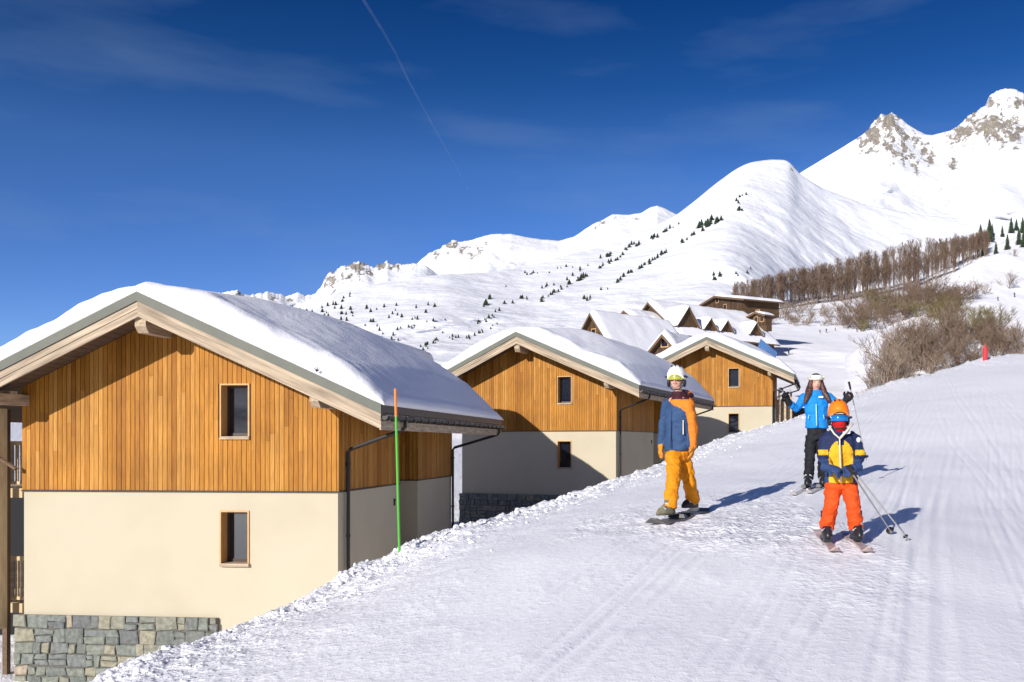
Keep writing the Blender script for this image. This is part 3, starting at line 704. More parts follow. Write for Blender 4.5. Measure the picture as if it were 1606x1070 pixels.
for (px, pyb, hp, lab) in ((1582,452,26,'round pale bush alone high on the right snow slope'), (1545,462,18,'small thin bush left of the round pale bush'), (1590,402,12,'faint low bush on the crest of the right slope')):
    bush(px, pyb, hp, 0, 0, lab, None, 1.3, ('hill_spur', 'wooded_hillside'))
for i, (px, py, lab) in enumerate(((1385,600,'pale frosted bush at the lower left end of the thicket'), (1362,606,'low bush poking above the snow behind the blue jacket'), (1405,603,'bushy pale shrub touching the piste crest'), (1349,624,'twiggy shrub rising just right of the ski pole'))):
    bush(px, py, (62, 34, 70, 24)[i], 46+3*i, (0, 2, 0, 2)[i], lab, None, 1.1)
# ---------------------------------------------------------------- chalets
def planks(mb, ax0, ax1, z0, ztop, place, wd=.115, gap=.014, holes=(), th=.025, rg=random.Random(5)):
    a = ax0
    while a < ax1-.02:
        b = min(a+wd-gap, ax1); segs = [(z0, None)]
        for h0, h1, q0, q1 in holes:
            if b > h0+.01 and a < h1-.01: segs = [(z0, q0), (q1, None)]
        d = rg.uniform(0, .006)
        for s0, s1 in segs:
            zt0 = ztop(a) if s1 is None else s1; zt1 = ztop(b) if s1 is None else s1
            if min(zt0, zt1) <= s0+.02: continue
            js = []
            cuts = [s0]
            if s1 is None and rg.random() < .45 and min(zt0, zt1)-s0 > 2.2: cuts.append(s0+rg.uniform(.9, min(zt0, zt1)-s0-.5))
            for i, c in enumerate(cuts):
                last = i == len(cuts)-1; t0 = zt0 if last else cuts[i+1]-.004; t1 = zt1 if last else cuts[i+1]-.004
                vs = [place(u, v, w_) for (u, w_) in ((a, c), (b, c), (b, t1), (a, t0)) for v in (0,)]+[place(u, th+d, w_) for (u, w_) in ((a, c), (b, c), (b, t1), (a, t0))]
                mb.add(vs, [(4,5,6,7),(1,0,3,2),(0,1,5,4),(1,2,6,5),(2,3,7,6),(3,0,4,7)])
        a += wd
def holed_wall(mb, x0, x1, z0, ztop_pts, y0, y1, holes):
    """wall slab in the x-z plane; ztop_pts = roof line [(x, z)...]; rectangular holes"""
    xs = sorted(set([x0, x1]+[p[0] for p in ztop_pts if x0 < p[0] < x1]+[h for q in holes for h in q[:2]]))
    zt = lambda x: float(np.interp(x, [p[0] for p in ztop_pts], [p[1] for p in ztop_pts]))
    for a, b in zip(xs[:-1], xs[1:]):
        hs = sorted([(q[2], q[3]) for q in holes if q[0] <= a+1e-6 and q[1] >= b-1e-6])
        lo = z0
        for h0, h1 in hs:
            mb.prism_xz([(a, lo), (b, lo), (b, h0), (a, h0)], y0, y1); lo = h1
        mb.prism_xz([(a, lo), (b, lo), (b, zt(b)), (a, zt(a))], y0, y1)
def window(root, x0, x1, z0, z1, y, kind, depth=.16):
    fr = MB(); t = .035
    # timber lining of the opening, deep reveal
    fr.box(x0, x0+t, y-.030, y+depth+.05, z0, z1); fr.box(x1-t, x1, y-.030, y+depth+.05, z0, z1)
    fr.box(x0+t, x1-t, y-.030, y+depth+.05, z1-t, z1); fr.box(x0+t, x1-t, y-.027, y+depth+.05, z0, z0+t)
    f = fr.build('window', M['winwood'], root)
    sa = MB(); a, b, c, d = x0+t, x1-t, z0+t, z1-t; w_ = .055; ys = y+depth
    sa.box(a, a+w_, ys, ys+.05, c, d); sa.box(b-w_, b, ys, ys+.05, c, d); sa.box(a+w_, b-w_, ys, ys+.05, d-w_, d); sa.box(a+w_, b-w_, ys, ys+.05, c, c+w_+.03)
    sa.build('sash', M['windark'], f)
    MB().box(a+w_, b-w_, ys+.02, ys+.035, c+w_+.03, d-w_).build('pane', M['glass'], f)
    MB().box(x0+.02, x1+.01, y-.075, y+depth, z0-.035, z0+.004+t).build('sill', M['timber'], f)
def house(corner_px, D, V, band_py, name_label, ax=-4.15, az=3.38, sr=.452, sl=.47, xe=1.454, xle=-9.6, L=11.2, yn=4.3, yf=6.84, xf=-.25, wall_l=-7.81, snowk=1.0, scale=1.0, plinth=(-7.97,-2.9), porch=False, left=False, ext=0, group='larch and plaster chalets', gap_tex=None, seed=0):
    th = math.atan((V-CX)/FPX); zb = -1.12
    C = P(corner_px, HY, D); dz = (HY-band_py)/FPX*D-zb*scale
    base = -6.6
    root = empty('chalet', (C.x, C.y, dz+base*scale), -th, name_label, 'chalet', group); root.scale = (scale,)*3
    O = (0, 0, base)
    _b = MB.build
    def B(mb, name, m, par=root, smooth=False): return _b(mb, name, m, par, smooth, O if True else (0,0,0))
    zr = lambda x: az-(sr*(x-ax) if x > ax else sl*(ax-x))
    und = .30
    tops = [(wall_l, zr(wall_l)-und), (ax, az-und), (0, zr(0)-und)]
    up = (-2.87, -2.14, .12, 1.40); lo = (-2.87, -2.15, -2.87, -1.59)
    rgp = random.Random(seed)
    Lw = L-.4
    # plaster storey
    mb = MB()
    holed_wall(mb, wall_l, 0, base, [(wall_l, zb), (0, zb)], 0, .3, [lo])
    holed_wall(mb, wall_l, 0, zb, [(t[0], t[1]+.0) for t in tops], .03, .3, [up])
    mb.box(-.3, 0, .3, yn, base, zb); mb.box(-2.3, -.3, yn-.3, yn, base, zb); mb.box(-2.3, -2.0, yn, yf, base, zb)
    mb.box(-2.3, xf, yf, yf+.3, base, zb); mb.box(xf-.3, xf, yf+.3, Lw, base, zb)
    mb.box(-.3, -.03, .3, yn-.03, zb, zr(0)-und-.03); mb.box(-2.3, -.3, yn-.3, yn-.03, zb, zr(-.3)-und-.03); mb.box(-2.3, -2.03, yn-.03, yf+.03, zb, zr(-2.1)-und-.04)
    mb.box(-2.0, xf-.03, yf+.03, yf+.3, zb, zr(xf)-und-.03); mb.box(xf-.3, xf-.03, yf+.3, Lw-.03, zb, zr(xf)-und-.03)
    mb.box(wall_l, wall_l+.3, .3, Lw, base, zr(wall_l)-und-.03)
    mb.prism_xz([(wall_l+.3, base), (xf-.3, base), (xf-.3, zr(xf-.3)-und-.02), (ax, az-und-.02), (wall_l+.3, zr(wall_l+.3)-und-.02)], Lw-.3, Lw)
    B(mb, 'wall', M['plaster'])
    # timber cladding
    mb = MB()
    planks(mb, wall_l-.03, .03, zb, lambda x: min(zr(x)-und, zr(max(min(x, 0), wall_l))-und+.02), lambda u, v, w_: (u, -v, w_), holes=[up], rg=rgp)
    B(mb, 'cladding', M['larch']); mb = MB()
    planks(mb, 0, yn, zb, lambda x: zr(0)-und-.01, lambda u, v, w_: (v, u, w_), rg=rgp)
    B(mb, 'cladding', M['larch']); mb = MB()
    planks(mb, -2.0, xf+.03, zb, lambda x: zr(xf)-und-.01, lambda u, v, w_: (u, yf-v, w_), rg=rgp)
    planks(mb, yf, Lw, zb, lambda x: zr(xf)-und-.01, lambda u, v, w_: (xf+v, u, w_), rg=rgp)
    B(mb, 'cladding', M['larch'])
    mb = MB(); mb.box(wall_l-.04, .055, -.05, 0, zb-.035, zb-.005); mb.box(0, .055, 0, yn+.02, zb-.035, zb-.005); B(mb, 'drip_strip', M['gutter']); mb = MB(); mb.box(-2.0, xf+.05, yf-.05, yf, zb-.035, zb-.005); mb.box(xf, xf+.05, yf, Lw, zb-.035, zb-.005)
    B(mb, 'drip_strip', M['gutter'])
    if plinth:
        mb = MB(); mb.box(plinth[0], plinth[1], -.085, 0-.002, base, -4.12); mb.box(plinth[0], wall_l-.002, 0, 6, base, -4.12); pl = B(mb, 'plinth', M['mortar'])
        mb = MB(); rs = random.Random(seed+9); zt = -4.11
        while zt > base+.1:
            hrow = rs.uniform(.20, .40); x = plinth[0]-.02
            while x < plinth[1]-.05:
                wd_ = rs.uniform(.16, .55); xb = min(x+wd_, plinth[1]+.01); sub_ = [(zt-hrow, zt)] if rs.random() < .7 or hrow < .26 else [(zt-hrow, zt-hrow*.48), (zt-hrow*.48, zt)]
                for q0, q1 in sub_:
                    g_ = .013; j = lambda a=.032: rs.uniform(-a, a)
                    top_ok = 0 if q1 > -4.13 else 1
                    c4 = [(x+g_+j(), q0+g_+j()), (xb-g_+j(), q0+g_+j()), (xb-g_+j(), q1-g_*top_ok+j()*top_ok), (x+g_+j(), q1-g_*top_ok+j()*top_ok)]
                    cx_, cz_ = (x+xb)/2, (q0+q1)/2; d_ = rs.uniform(.03, .06)
                    ring0 = [(a, -.07, b_) for a, b_ in c4]; ring1 = [(a, -.085-d_*.7, b_) for a, b_ in c4]; ring2 = [(cx_+(a-cx_)*.86, -.085-d_, cz_+(b_-cz_)*.84) for a, b_ in c4]
                    fs = [(8,9,10,11)]
                    for i_ in range(4): k_ = (i_+1) % 4; fs += [(i_, k_, 4+k_, 4+i_), (4+i_, 4+k_, 8+k_, 8+i_)]
                    mb.add(ring0+ring1+ring2, fs)
                x = xb
            zt -= hrow
        B(mb, 'stonework', M['stone'], pl)
    mb = MB(); mb.box(.001, .035, yn-.42, yn-.36, -1.72, -1.56); mb.box(.001, .05, yn-.43, yn-.35, -1.58, -1.54); B(mb, 'outlet', M['gutter'])
    wr = bpy.data.objects.new('windows', None)
    for q, nm in ((up, 'u'), (lo, 'l')):
        k0 = len(root.children); mbw = root
        class W: pass
        before = set(bpy.data.objects)
        window(root, q[0], q[1], q[2], q[3], -.0, nm, .26)
        for o in set(bpy.data.objects)-before:
            if o.type == 'MESH': o.data.transform(Matrix.Translation((0, 0, -base)))
    bpy.data.objects.remove(wr)
    # roof
    mb = MB(); t0, t1 = -.03, -.27
    def slab(mb, a, b, y0, y1, d0, d1):   # roof-parallel slab, both pitches, from offset d0 (top) to d1
        mb.prism_xz([(ax, az+d1), (b, zr(b)+d1), (b, zr(b)+d0), (ax, az+d0)], y0, y1)
        mb.prism_xz([(a, zr(a)+d1), (ax, az+d1), (ax, az+d0), (a, zr(a)+d0)], y0, y1)
    slab(mb, xle, xe-.02, -1.13, L, t0, t1)
    if ext:  # unseen rear wing, added to shape the shadow cast on the next chalet
        mb.prism_xz([(ax, az+t1), (ax+2.3, zr(ax+2.3)+t1), (ax+2.3, zr(ax+2.3)+t0), (ax, az+t0)], L+.001, L+ext); mb.prism_xz([(ax-2.3, zr(ax-2.3)+t1), (ax, az+t1), (ax, az+t0), (ax-2.3, zr(ax-2.3)+t0)], L+.001, L+ext)
        w2 = MB(); w2.prism_xz([(ax-1.9, base), (ax+1.9, base), (ax+1.9, zr(ax+1.9)-und), (ax, az-und), (ax-1.9, zr(ax-1.9)-und)], Lw+.01, L+ext-.5); B(w2, 'added_rear_wing', M['plaster'])
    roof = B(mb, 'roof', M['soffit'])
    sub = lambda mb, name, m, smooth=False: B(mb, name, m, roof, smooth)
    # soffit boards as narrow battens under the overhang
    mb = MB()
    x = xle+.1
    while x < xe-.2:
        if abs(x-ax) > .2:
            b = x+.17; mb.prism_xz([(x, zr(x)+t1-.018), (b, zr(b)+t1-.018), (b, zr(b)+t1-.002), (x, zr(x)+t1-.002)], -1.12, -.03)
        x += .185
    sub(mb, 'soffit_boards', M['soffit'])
    for sgn, e in ((1, xe), (-1, xle)):
        mb = MB()
        for (d0, d1, yy0, yy1) in ((-.205, -.365, -1.20, -1.135), (-.368, -.545, -1.182, -1.135)):
            poly = [(ax, az+d1), (e, zr(e)+d1), (e, zr(e)+d0), (ax, az+d0)]
            if sgn < 0: poly = poly[::-1]
            mb.prism_xz(poly, yy0, yy1)
        sub(mb, 'bargeboard', M['timber_r' if sgn > 0 else 'timber_l'])
    mb = MB()
    for sgn, e in ((1, xe+.02), (-1, xle)):
        poly = [(ax, az-.202), (e, zr(e)-.202), (e, zr(e)+.01), (ax, az+.01)]
        if sgn < 0: poly = poly[::-1]
        mb.prism_xz(poly, -1.235, -1.13)
    sub(mb, 'verge_trim', M['flash'])
    mb = MB(); mb.box(xe-.05, xe-.01, -1.13, L, zr(xe)-.56, zr(xe)-.20); sub(mb, 'fascia', M['timber_side'])
    mb = MB(); mb.box(xe-.02, xe+.03, -1.2, L, zr(xe)-.19, zr(xe)-.01); sub(mb, 'snow_guard', M['gutter'])
    # purlins with shaped ends
    for px_, z_, ww, hh, yb in ((ax, az-.56, .26, .36, -1.09), (-.12, zr(-.12)-.56, .20, .24, -1.05), (wall_l+.05, zr(wall_l+.05)-.56, .22, .26, -1.05)):
        mb = MB(); z1_ = z_+.03; z0_ = z1_-hh
        prof = [(yb, z1_), (yb, z0_+.14), (yb+.12, z0_), (.0-.03, z0_), (-.03, z1_)]
        vs = [(px_-ww/2, y, z) for y, z in prof]+[(px_+ww/2, y, z) for y, z in prof]; n_ = len(prof)
        mb.add(vs, [tuple(range(n_)), tuple(reversed(range(n_, 2*n_)))]+[((i+1) % n_, i, n_+i, n_+(i+1) % n_) for i in range(n_)])
        B(mb, 'purlin', M['timber_side'])
    # gutter and pipes
    gz = zr(xe)-.27; gx = xe+.07
    mb = MB(); seg = 8
    prof = [(gx+.075*math.cos(math.pi+math.pi*k/seg), gz+.075*math.sin(math.pi+math.pi*k/seg)) for k in range(seg+1)]+[(gx+.06, gz), (gx-.06, gz)]
    mb.prism_xz([(gx-.075, gz+.02)]+prof[:-2]+[(gx+.075, gz+.02)], -1.16, L+.05)
    for i in range(int((L+1.2)/.6)): mb.box(gx-.085, gx+.085, -1.1+i*.6, -1.07+i*.6, gz-.09, gz+.03)
    B(mb, 'gutter', M['gutter'])
    for y0_, yw, xw in ((.25, .40, .09), (Lw-.25, Lw-.12, xf+.09)):
        mb = MB(); mb.tube([(gx, y0_, gz-.05), (gx, y0_, gz-.2), (gx-.06, y0_, gz-.27), (xw+.06, yw, gz-.72), (xw, yw, gz-.80), (xw, yw, base)], .045, 8)
        for zc in (-.5, -2.2, -3.9): mb.tube([(xw, yw, zc-.03), (xw, yw, zc+.03)], .058, 8)
        B(mb, 'downpipe', M['gutter'], smooth=False)
    # snow lying on both pitches, drifted thick towards the back
    nu, nv = 150, 120
    us = np.concatenate([np.linspace(0, .12, 40), np.linspace(.13, 1, nu-40)]); vv = np.linspace(0, 1, nv)
    vv = .5-.5*np.cos(np.pi*vv); vv = .5*vv+.5*np.linspace(0, 1, nv)
    Xs = xle-.02+(xe+.05-xle+.02)*vv; Ys = -1.21+(L+.1+1.21)*us
    XG, YG = np.meshgrid(Xs, Ys); tR = np.clip((XG-ax)/(xe-ax), 0, 1); tL = np.clip((ax-XG)/(ax-xle), 0, 1)
    LX = L+.1+ext*sstep(2.5, 2.1, np.abs(XG-ax)) if ext else L+.1+0*XG
    YG = -1.21+(LX+1.21)*us[:, None]
    prof = np.where(XG > ax, .48+.02*tR+.55*np.sin(np.pi*np.clip(tR, 0, 1)**.85)**1.3*(tR < 1), .48+.15*np.sin(np.pi*tL))
    prof = prof*snowk+.22*np.exp(-((XG-ax+4.2)/1.2)**2-((YG-3.2)/1.3)**2)
    fr_ = .85+.20*np.exp(-((XG-ax)/1.3)**2)
    front = (YG+1.21); ramp = sstep(0, 4.2+1.2*tR, front)
    T = (fr_*.62*(1-ramp)+prof*ramp)
    T = T*(1-.42*np.exp(-((XG-ax)/.8)**2)*(1-ramp))*1.1
    de = np.minimum(XG-xle+.02, xe+.05-XG); T = T*np.sqrt(np.clip(de/(.55+.5*(XG > ax)), 0, 1))*1.0
    dF = np.clip(front/.55, 0, 1); dB = np.clip((LX-YG)/.9, 0, 1); T = T*np.sqrt(1-(1-dF)**2)*np.sqrt(1-(1-dB)**2)
    T = T*(1+.07*fbm(XG*.45+seed*3, YG*.25, 2))*(1+.16*fbm(XG*1.1+seed*5, YG*.8, 4)*np.exp(-front/1.2))+.012*fbm(XG*4+seed, YG*4, 3)*np.clip(T*4, 0, 1)
    base_z = np.where(XG > ax, az-sr*(XG-ax), az-sl*(ax-XG))
    # rounded ridge under snow
    Zt = base_z+.006+np.clip(T, 0, None); Zt = Zt-.10*np.exp(-((XG-ax)/.5)**2)*np.clip(T*2, 0, 1)
    lip = .035*fbm(YG*2.2+seed, XG*0+1, 4)*np.clip(1-de/.5, 0, 1); XG2 = XG+lip*(XG > 0)+.03*(XG > xe-.1)
    top = np.stack([XG2, YG-(.02*np.clip(fbm(XG*1.4, YG*0, 4), -1, 1))*(front < .2), Zt-base], -1).reshape(-1, 3)
    bot = np.stack([XG, YG+.03, base_z+.004-base], -1).reshape(-1, 3)
    F = gridfaces(nu, nv); N = nu*nv
    rim = []
    idx = list(range(nv))+[i*nv+nv-1 for i in range(1, nu)]+[(nu-1)*nv+j for j in range(nv-2, -1, -1)]+[i*nv for i in range(nu-2, 0, -1)]
    for a, b in zip(idx, idx[1:]+idx[:1]): rim.append((a, a+N, b+N, b))
    so = npmesh('roof_snow', np.vstack([top, bot]), np.vstack([F, F[:, ::-1]+N, np.array(rim)]), M['rsnow']); so.parent = root
    # small icicles under the eave
    mb = MB(); r_ = random.Random(seed+4)
    for i in range(60):
        y = r_.uniform(-1, L); h_ = r_.uniform(.03, .12); mb.tube([(xe+.10, y, gz+.05), (xe+.10, y, gz+.05-h_)], [.014, .002], 4)
    B(mb, 'icicles', M['rsnow'])
    if left:
        # balconies on the left flank
        for z_ in (-1.0, -3.85):
            mb = MB(); mb.box(-10.2, wall_l-.02, .55, 3.4, z_-.35, z_-.12); B(mb, 'balcony_floor', M['post'])
            rl = MB(); rl.box(-10.2, wall_l-.02, .50, .56, z_+.95, z_+1.05); rl.box(-10.2, wall_l-.02, .50, .56, z_-.02, z_+.06)
            rb = B(rl, 'railing', M['post'])
            mb = MB(); x = -10.2
            while x < wall_l-.1: mb.box(x, x+.07, .51, .55, z_+.06, z_+.95); x += .125
            B(mb, 'baluster', M['timber'], rb)
        mb = MB(); mb.box(-8.56, -8.26, .02-.3, .02, -4.45, zr(-8.3)-.6); B(mb, 'balcony_post', M['post'])
        mb = MB(); mb.box(-8.62, -8.50, .3, .42, base, zr(-8.3)-.6); B(mb, 'post', M['beamdark'])
        mb = MB(); mb.box(-10.5, wall_l+.15, -.62, -.40, .90, 1.22); B(mb, 'tie_beam', M['timber'])
        mb = MB(); mb.tube([(-9.9, -.2, .9), (-8.3, -.2, -.35), (-7.85, -.2, -.62)], .05, 6); B(mb, 'brace', M['beamdark'])
        mb = MB(); mb.box(-14, wall_l-.03, 3.4, 3.6, base, -1.3); B(mb, 'balcony_shade_wall', M['dark'])  # back sheet painted dark for the shade between the balcony floors
        w0 = MB(); w0.box(-8.75, -8.05, 3.36, 3.395, -3.5, -1.6); B(w0, 'balcony_door', M['glass'])
    if porch:
        for k, xx in enumerate((.40, .75, 1.12)):
            mb = MB(); mb.box(xx-.07, xx+.07, 1.2+.5*k, 1.34+.5*k, -3.4, -.15+.0*k); B(mb, 'porch_post', M['timber'])
        mb = MB(); mb.box(.1, 1.05, 2.6, 2.66, -3.4, -.6); B(mb, 'porch_screen', M['timber'])
    return root
house(530, 20.8, 1087, 770.5, 'largest nearest chalet with cream plaster, larch gable and stone plinth', left=True, L=11.1, ext=3.8, seed=1)
house(966, 38.5, 1430, 675, 'middle chalet with snowy roof behind the largest one, partly in shadow', ax=-4.42, sr=.432, L=14.3, yn=6.2, yf=8.6, xf=-.1, snowk=1.18, scale=.95, seed=2, plinth=(-7.9,-2.4))
house(1211, 58.5, 1300, 636.5, 'small distant chalet right of the snowboarder with orange larch gable', L=8.0, yn=5.0, yf=5.6, xf=-.2, snowk=.95, plinth=None, porch=True, seed=3)

# ---------------------------------------------------------------- dark timber chalets of the hamlet
def hamlet_house(px, py_ridge, Y, W, Lr, rise, wallh, yaw, label, dormers=(), m='chalet', thick=.7, over=.8, gable_balc=True, floor_drop=2.5):
    """ridge runs along local y (away); gable faces the viewer. W full width, Lr length"""
    p = P(px, py_ridge, Y)
    base = -(rise+wallh+floor_drop); root = empty('timber_chalet', (p.x, p.y, p.z+base), yaw, label, 'chalet')
    o_ = (0,0,base); hw = W/2
    zr = lambda x: -rise*abs(x)/hw
    B = lambda mb, nm, mm, par=root: mb.build(nm, mm, par, False, o_)
    mb = MB(); n_ = int(W*.86/.35)
    planks(mb, -hw*.86, hw*.86, base+1.0, lambda x: zr(x)-.15, lambda u, v, w_: (u, over-v, w_), .35, .03, rg=random.Random(int(px)))
    B(mb, 'cladding', M[m])
    mb = MB(); mb.prism_xz([(-hw*.86, base), (hw*.86, base), (hw*.86, zr(hw*.86)-.2), (0, -.2), (-hw*.86, zr(hw*.86)-.2)], over+.05, Lr-.3); B(mb, 'wall', M[m])
    mb = MB()
    for s_ in (-1, 1):
        poly = [(0, -.02), (s_*hw, -rise-.02), (s_*hw, -rise-.28), (0, -.28)]
        if s_ > 0: poly = poly[::-1]
        mb.prism_xz(poly, 0, Lr)
    rf = B(mb, 'roof', M['soffit'])
    mb = MB()
    for s_ in (-1, 1):
        poly = [(0, -.0), (s_*(hw+.02), -rise-.0), (s_*(hw+.02), -rise-.38), (0, -.38)]
        if s_ > 0: poly = poly[::-1]
        mb.prism_xz(poly, -.09, -.005)
    B(mb, 'bargeboard', M['beamdark'], rf)
    # windows and balcony on the gable
    for (wx, wz) in ((-hw*.38, -rise*.95-.9), (hw*.22, -rise*.95-.9), (-.5, -rise*.55)):
        mb = MB(); mb.box(wx, wx+1.0, over-.10, over-.04, wz-.3, wz+.8); f = B(mb, 'window', M['winwood'])
        mb = MB(); mb.box(wx+.12, wx+.88, over-.13, over-.10, wz-.18, wz+.68); B(mb, 'pane', M['glass'], f)
    if gable_balc:
        mb = MB(); mb.box(-hw*.8, hw*.8, -.25, over-.06, -rise-1.65, -rise-1.5)
        mb.box(-hw*.8, hw*.8, -.25, -.18, -rise-.75, -rise-.65)
        x = -hw*.8
        while x < hw*.8: mb.box(x, x+.12, -.24, -.19, -rise-1.5, -rise-.7); x += .3
        B(mb, 'balcony', M['timber'])
    nu, nv = 40, 41
    Xs = np.linspace(-hw-.05, hw+.05, nv); Ys = np.linspace(-.05, Lr+.05, nu); XG, YG = np.meshgrid(Xs, Ys)
    de = np.minimum(hw+.05-np.abs(XG), np.minimum(YG+.05, Lr+.05-YG)); T = thick*np.sqrt(np.clip(de/.8, 0, 1))*(1+.18*fbm(XG*.4+px, YG*.4, 3))
    bz = -rise*np.abs(XG)/hw; Zt = bz+T-.15*np.exp(-(XG/.5)**2)
    top = np.stack([XG, YG, Zt-base], -1).reshape(-1, 3); bot = np.stack([XG, YG, bz-base+.01], -1).reshape(-1, 3)
    F = gridfaces(nu, nv); N = nu*nv
    so = npmesh('roof_snow', np.vstack([top, bot]), np.vstack([F, F[:, ::-1]+N]), M['rsnow']); so.parent = root
    # dormers on the right pitch: small gables looking right
    for (dy, dw, dr, dx) in dormers:
        zd = zr(dx); mb = MB(); vs = lambda x, y, z: (x, y, z)
        ztop = zd+dr; x_in = max(0.2, dx-(dr)*hw/rise); x_out = dx+1.4
        # walls
        mb.add([(x_out-.4, dy-dw*.8, zd-2.2), (x_out-.4, dy+dw*.8, zd-2.2), (x_out-.4, dy+dw*.8, ztop-dr*.85), (x_out-.4, dy, ztop-.15), (x_out-.4, dy-dw*.8, ztop-dr*.85),
                (x_in, dy-dw*.8, zd-2.2), (x_in, dy+dw*.8, zd-2.2), (x_in, dy+dw*.8, ztop-dr*.85), (x_in, dy, ztop-.15), (x_in, dy-dw*.8, ztop-dr*.85)],
               [(0,1,2,3,4),(9,8,7,6,5),(0,4,9,5),(1,6,7,2)])
        d = B(mb, 'dormer', M[m])
        mb = MB(); mb.box(x_out-.4, x_out-.34, dy-.45, dy+.45, zd-1.3, zd+.1); B(mb, 'pane', M['glass'], d)
        mb = MB()
        for s_ in (-1, 1):
            a, b = dy, dy+s_*dw
            top_ = [(x_in-.3, a, ztop), (x_out, a, ztop), (x_out, b, ztop-dr), (x_in-.3, b, ztop-dr)]
            bt_ = [(x, y, z-.2) for x, y, z in top_]
            if s_ > 0: top_, bt_ = top_[::-1], bt_[::-1]
            mb.hexa(bt_[::-1] if False else bt_, top_)
        B(mb, 'dormer_roof', M['beamdark'], d)
        mb = MB()
        n1 = 8; rows = []
        for i in range(n1+1):
            x = x_in-.6+(x_out-x_in+.65)*i/n1; fx = math.sqrt(min(1, (n1-i)/2)) if i > n1-3 else 1
            for j in range(-6, 7):
                y = dy+dw*1.05*j/6; t = abs(j)/6; rows.append((x, y, ztop-dr*1.02*t+.01+(.55*fx*math.sqrt(max(0, 1-t**4))+.04)))
        fs = [(i*13+j, (i+1)*13+j, (i+1)*13+j+1, i*13+j+1) for i in range(n1) for j in range(12)]
        mb.add(rows, fs); ds = B(mb, 'dormer_snow', M['rsnow'], d)
        for p_ in ds.data.polygons: p_.use_smooth = True
    return root
# yaw < 0 turns the ridge towards the right (away direction), so that the right pitch shows
hamlet_house(1120, 464, 172, 19, 9.5, 1.9, 1.2, R(-62), 'long low roofed chalet at the top of the hamlet, with thin snow', thick=.45, gable_balc=False, floor_drop=1.5)
hamlet_house(1016, 474, 150, 16, 24, 6.2, 3, R(-52), 'big dark chalet with the row of small snowy dormers', dormers=((2.6,2.5,3.3,6.0), (7.4,1.6,1.9,6.2), (11.3,1.6,1.9,6.2), (18.4,1.7,2.1,6.2)), floor_drop=3)
hamlet_house(978, 487, 146, 6, 9, 1.8, 3, R(-48), 'small flat roofed chalet wedged left of the big dormered one', thick=.6, gable_balc=False)
hamlet_house(925, 491, 128, 9.0, 17, 5.4, 3.0, R(-47), 'dark steep gabled chalet at the left end of the hamlet', floor_drop=2.2)
hamlet_house(1038, 524, 105, 4.2, 9, 2.2, 2, R(-30), 'lowest snow covered chalet roof just behind the third chalet', gable_balc=False)
hamlet_house(1184, 489, 160, 4.6, 2.6, .7, .3, R(-50), 'small dark hut at the right end of the hamlet', thick=.35, gable_balc=False)
# blue tarpaulin
p = P(1193, 531, 96); mb = MB(); q = 96/FPX
a = [(0,0,0), (26*q,0,-22*q), (24*q,.9,-34*q), (-4*q,.9,-16*q)]
mb.hexa([(x,y,z-.06) for x,y,z in a][::-1], a[::-1]); t = mb.build('tarpaulin', M['tarp']); t.location = p
tag(t, 'blue slanting cover beside the dark hamlet chalets', 'cover')
# ---------------------------------------------------------------- people
DG = None
def remeshed(mb, name, mats, voxel, matfn=None, parent=None, smooth_it=4, noise=0, nscale=9.):
    me = mb.mesh(name+'_src'); o = bpy.data.objects.new(name+'_src', me); COL.objects.link(o)
    r = o.modifiers.new('r', 'REMESH'); r.mode = 'VOXEL'; r.voxel_size = voxel; r.use_smooth_shade = True
    s = o.modifiers.new('s', 'SMOOTH'); s.iterations = smooth_it; s.factor = .5
    dg = bpy.context.evaluated_depsgraph_get(); dg.update()
    nm = bpy.data.meshes.new_from_object(o.evaluated_get(dg), depsgraph=dg)
    bpy.data.objects.remove(o); bpy.data.meshes.remove(me)
    nm.name = name
    if noise:
        co = np.empty(len(nm.vertices)*3); nm.vertices.foreach_get('co', co); co = co.reshape(-1, 3)
        no = np.empty(len(nm.vertices)*3); nm.vertices.foreach_get('normal', no); no = no.reshape(-1, 3)
        d = fbm(co[:, 0]*nscale+co[:, 1]*nscale*.7, co[:, 2]*nscale*1.6+co[:, 1]*3, 3)*noise
        co = co+no*d[:, None]; nm.vertices.foreach_set('co', co.ravel())
    nm.materials.clear()
    mats = mats if isinstance(mats, (list, tuple)) else [mats]
    for m in mats: nm.materials.append(m)
    if matfn:
        c = np.empty(len(nm.polygons)*3); nm.polygons.foreach_get('center', c); c = c.reshape(-1, 3)
        nm.polygons.foreach_set('material_index', [int(matfn(*p)) for p in c])
    nm.polygons.foreach_set('use_smooth', [True]*len(nm.polygons)); nm.update()
    ob = bpy.data.objects.new(name, nm); COL.objects.link(ob)
    if parent: ob.parent = parent
    return ob
def rotz(yaw): return Matrix.Rotation(yaw, 3, 'Z')
def V3(*a): return Vector(a)
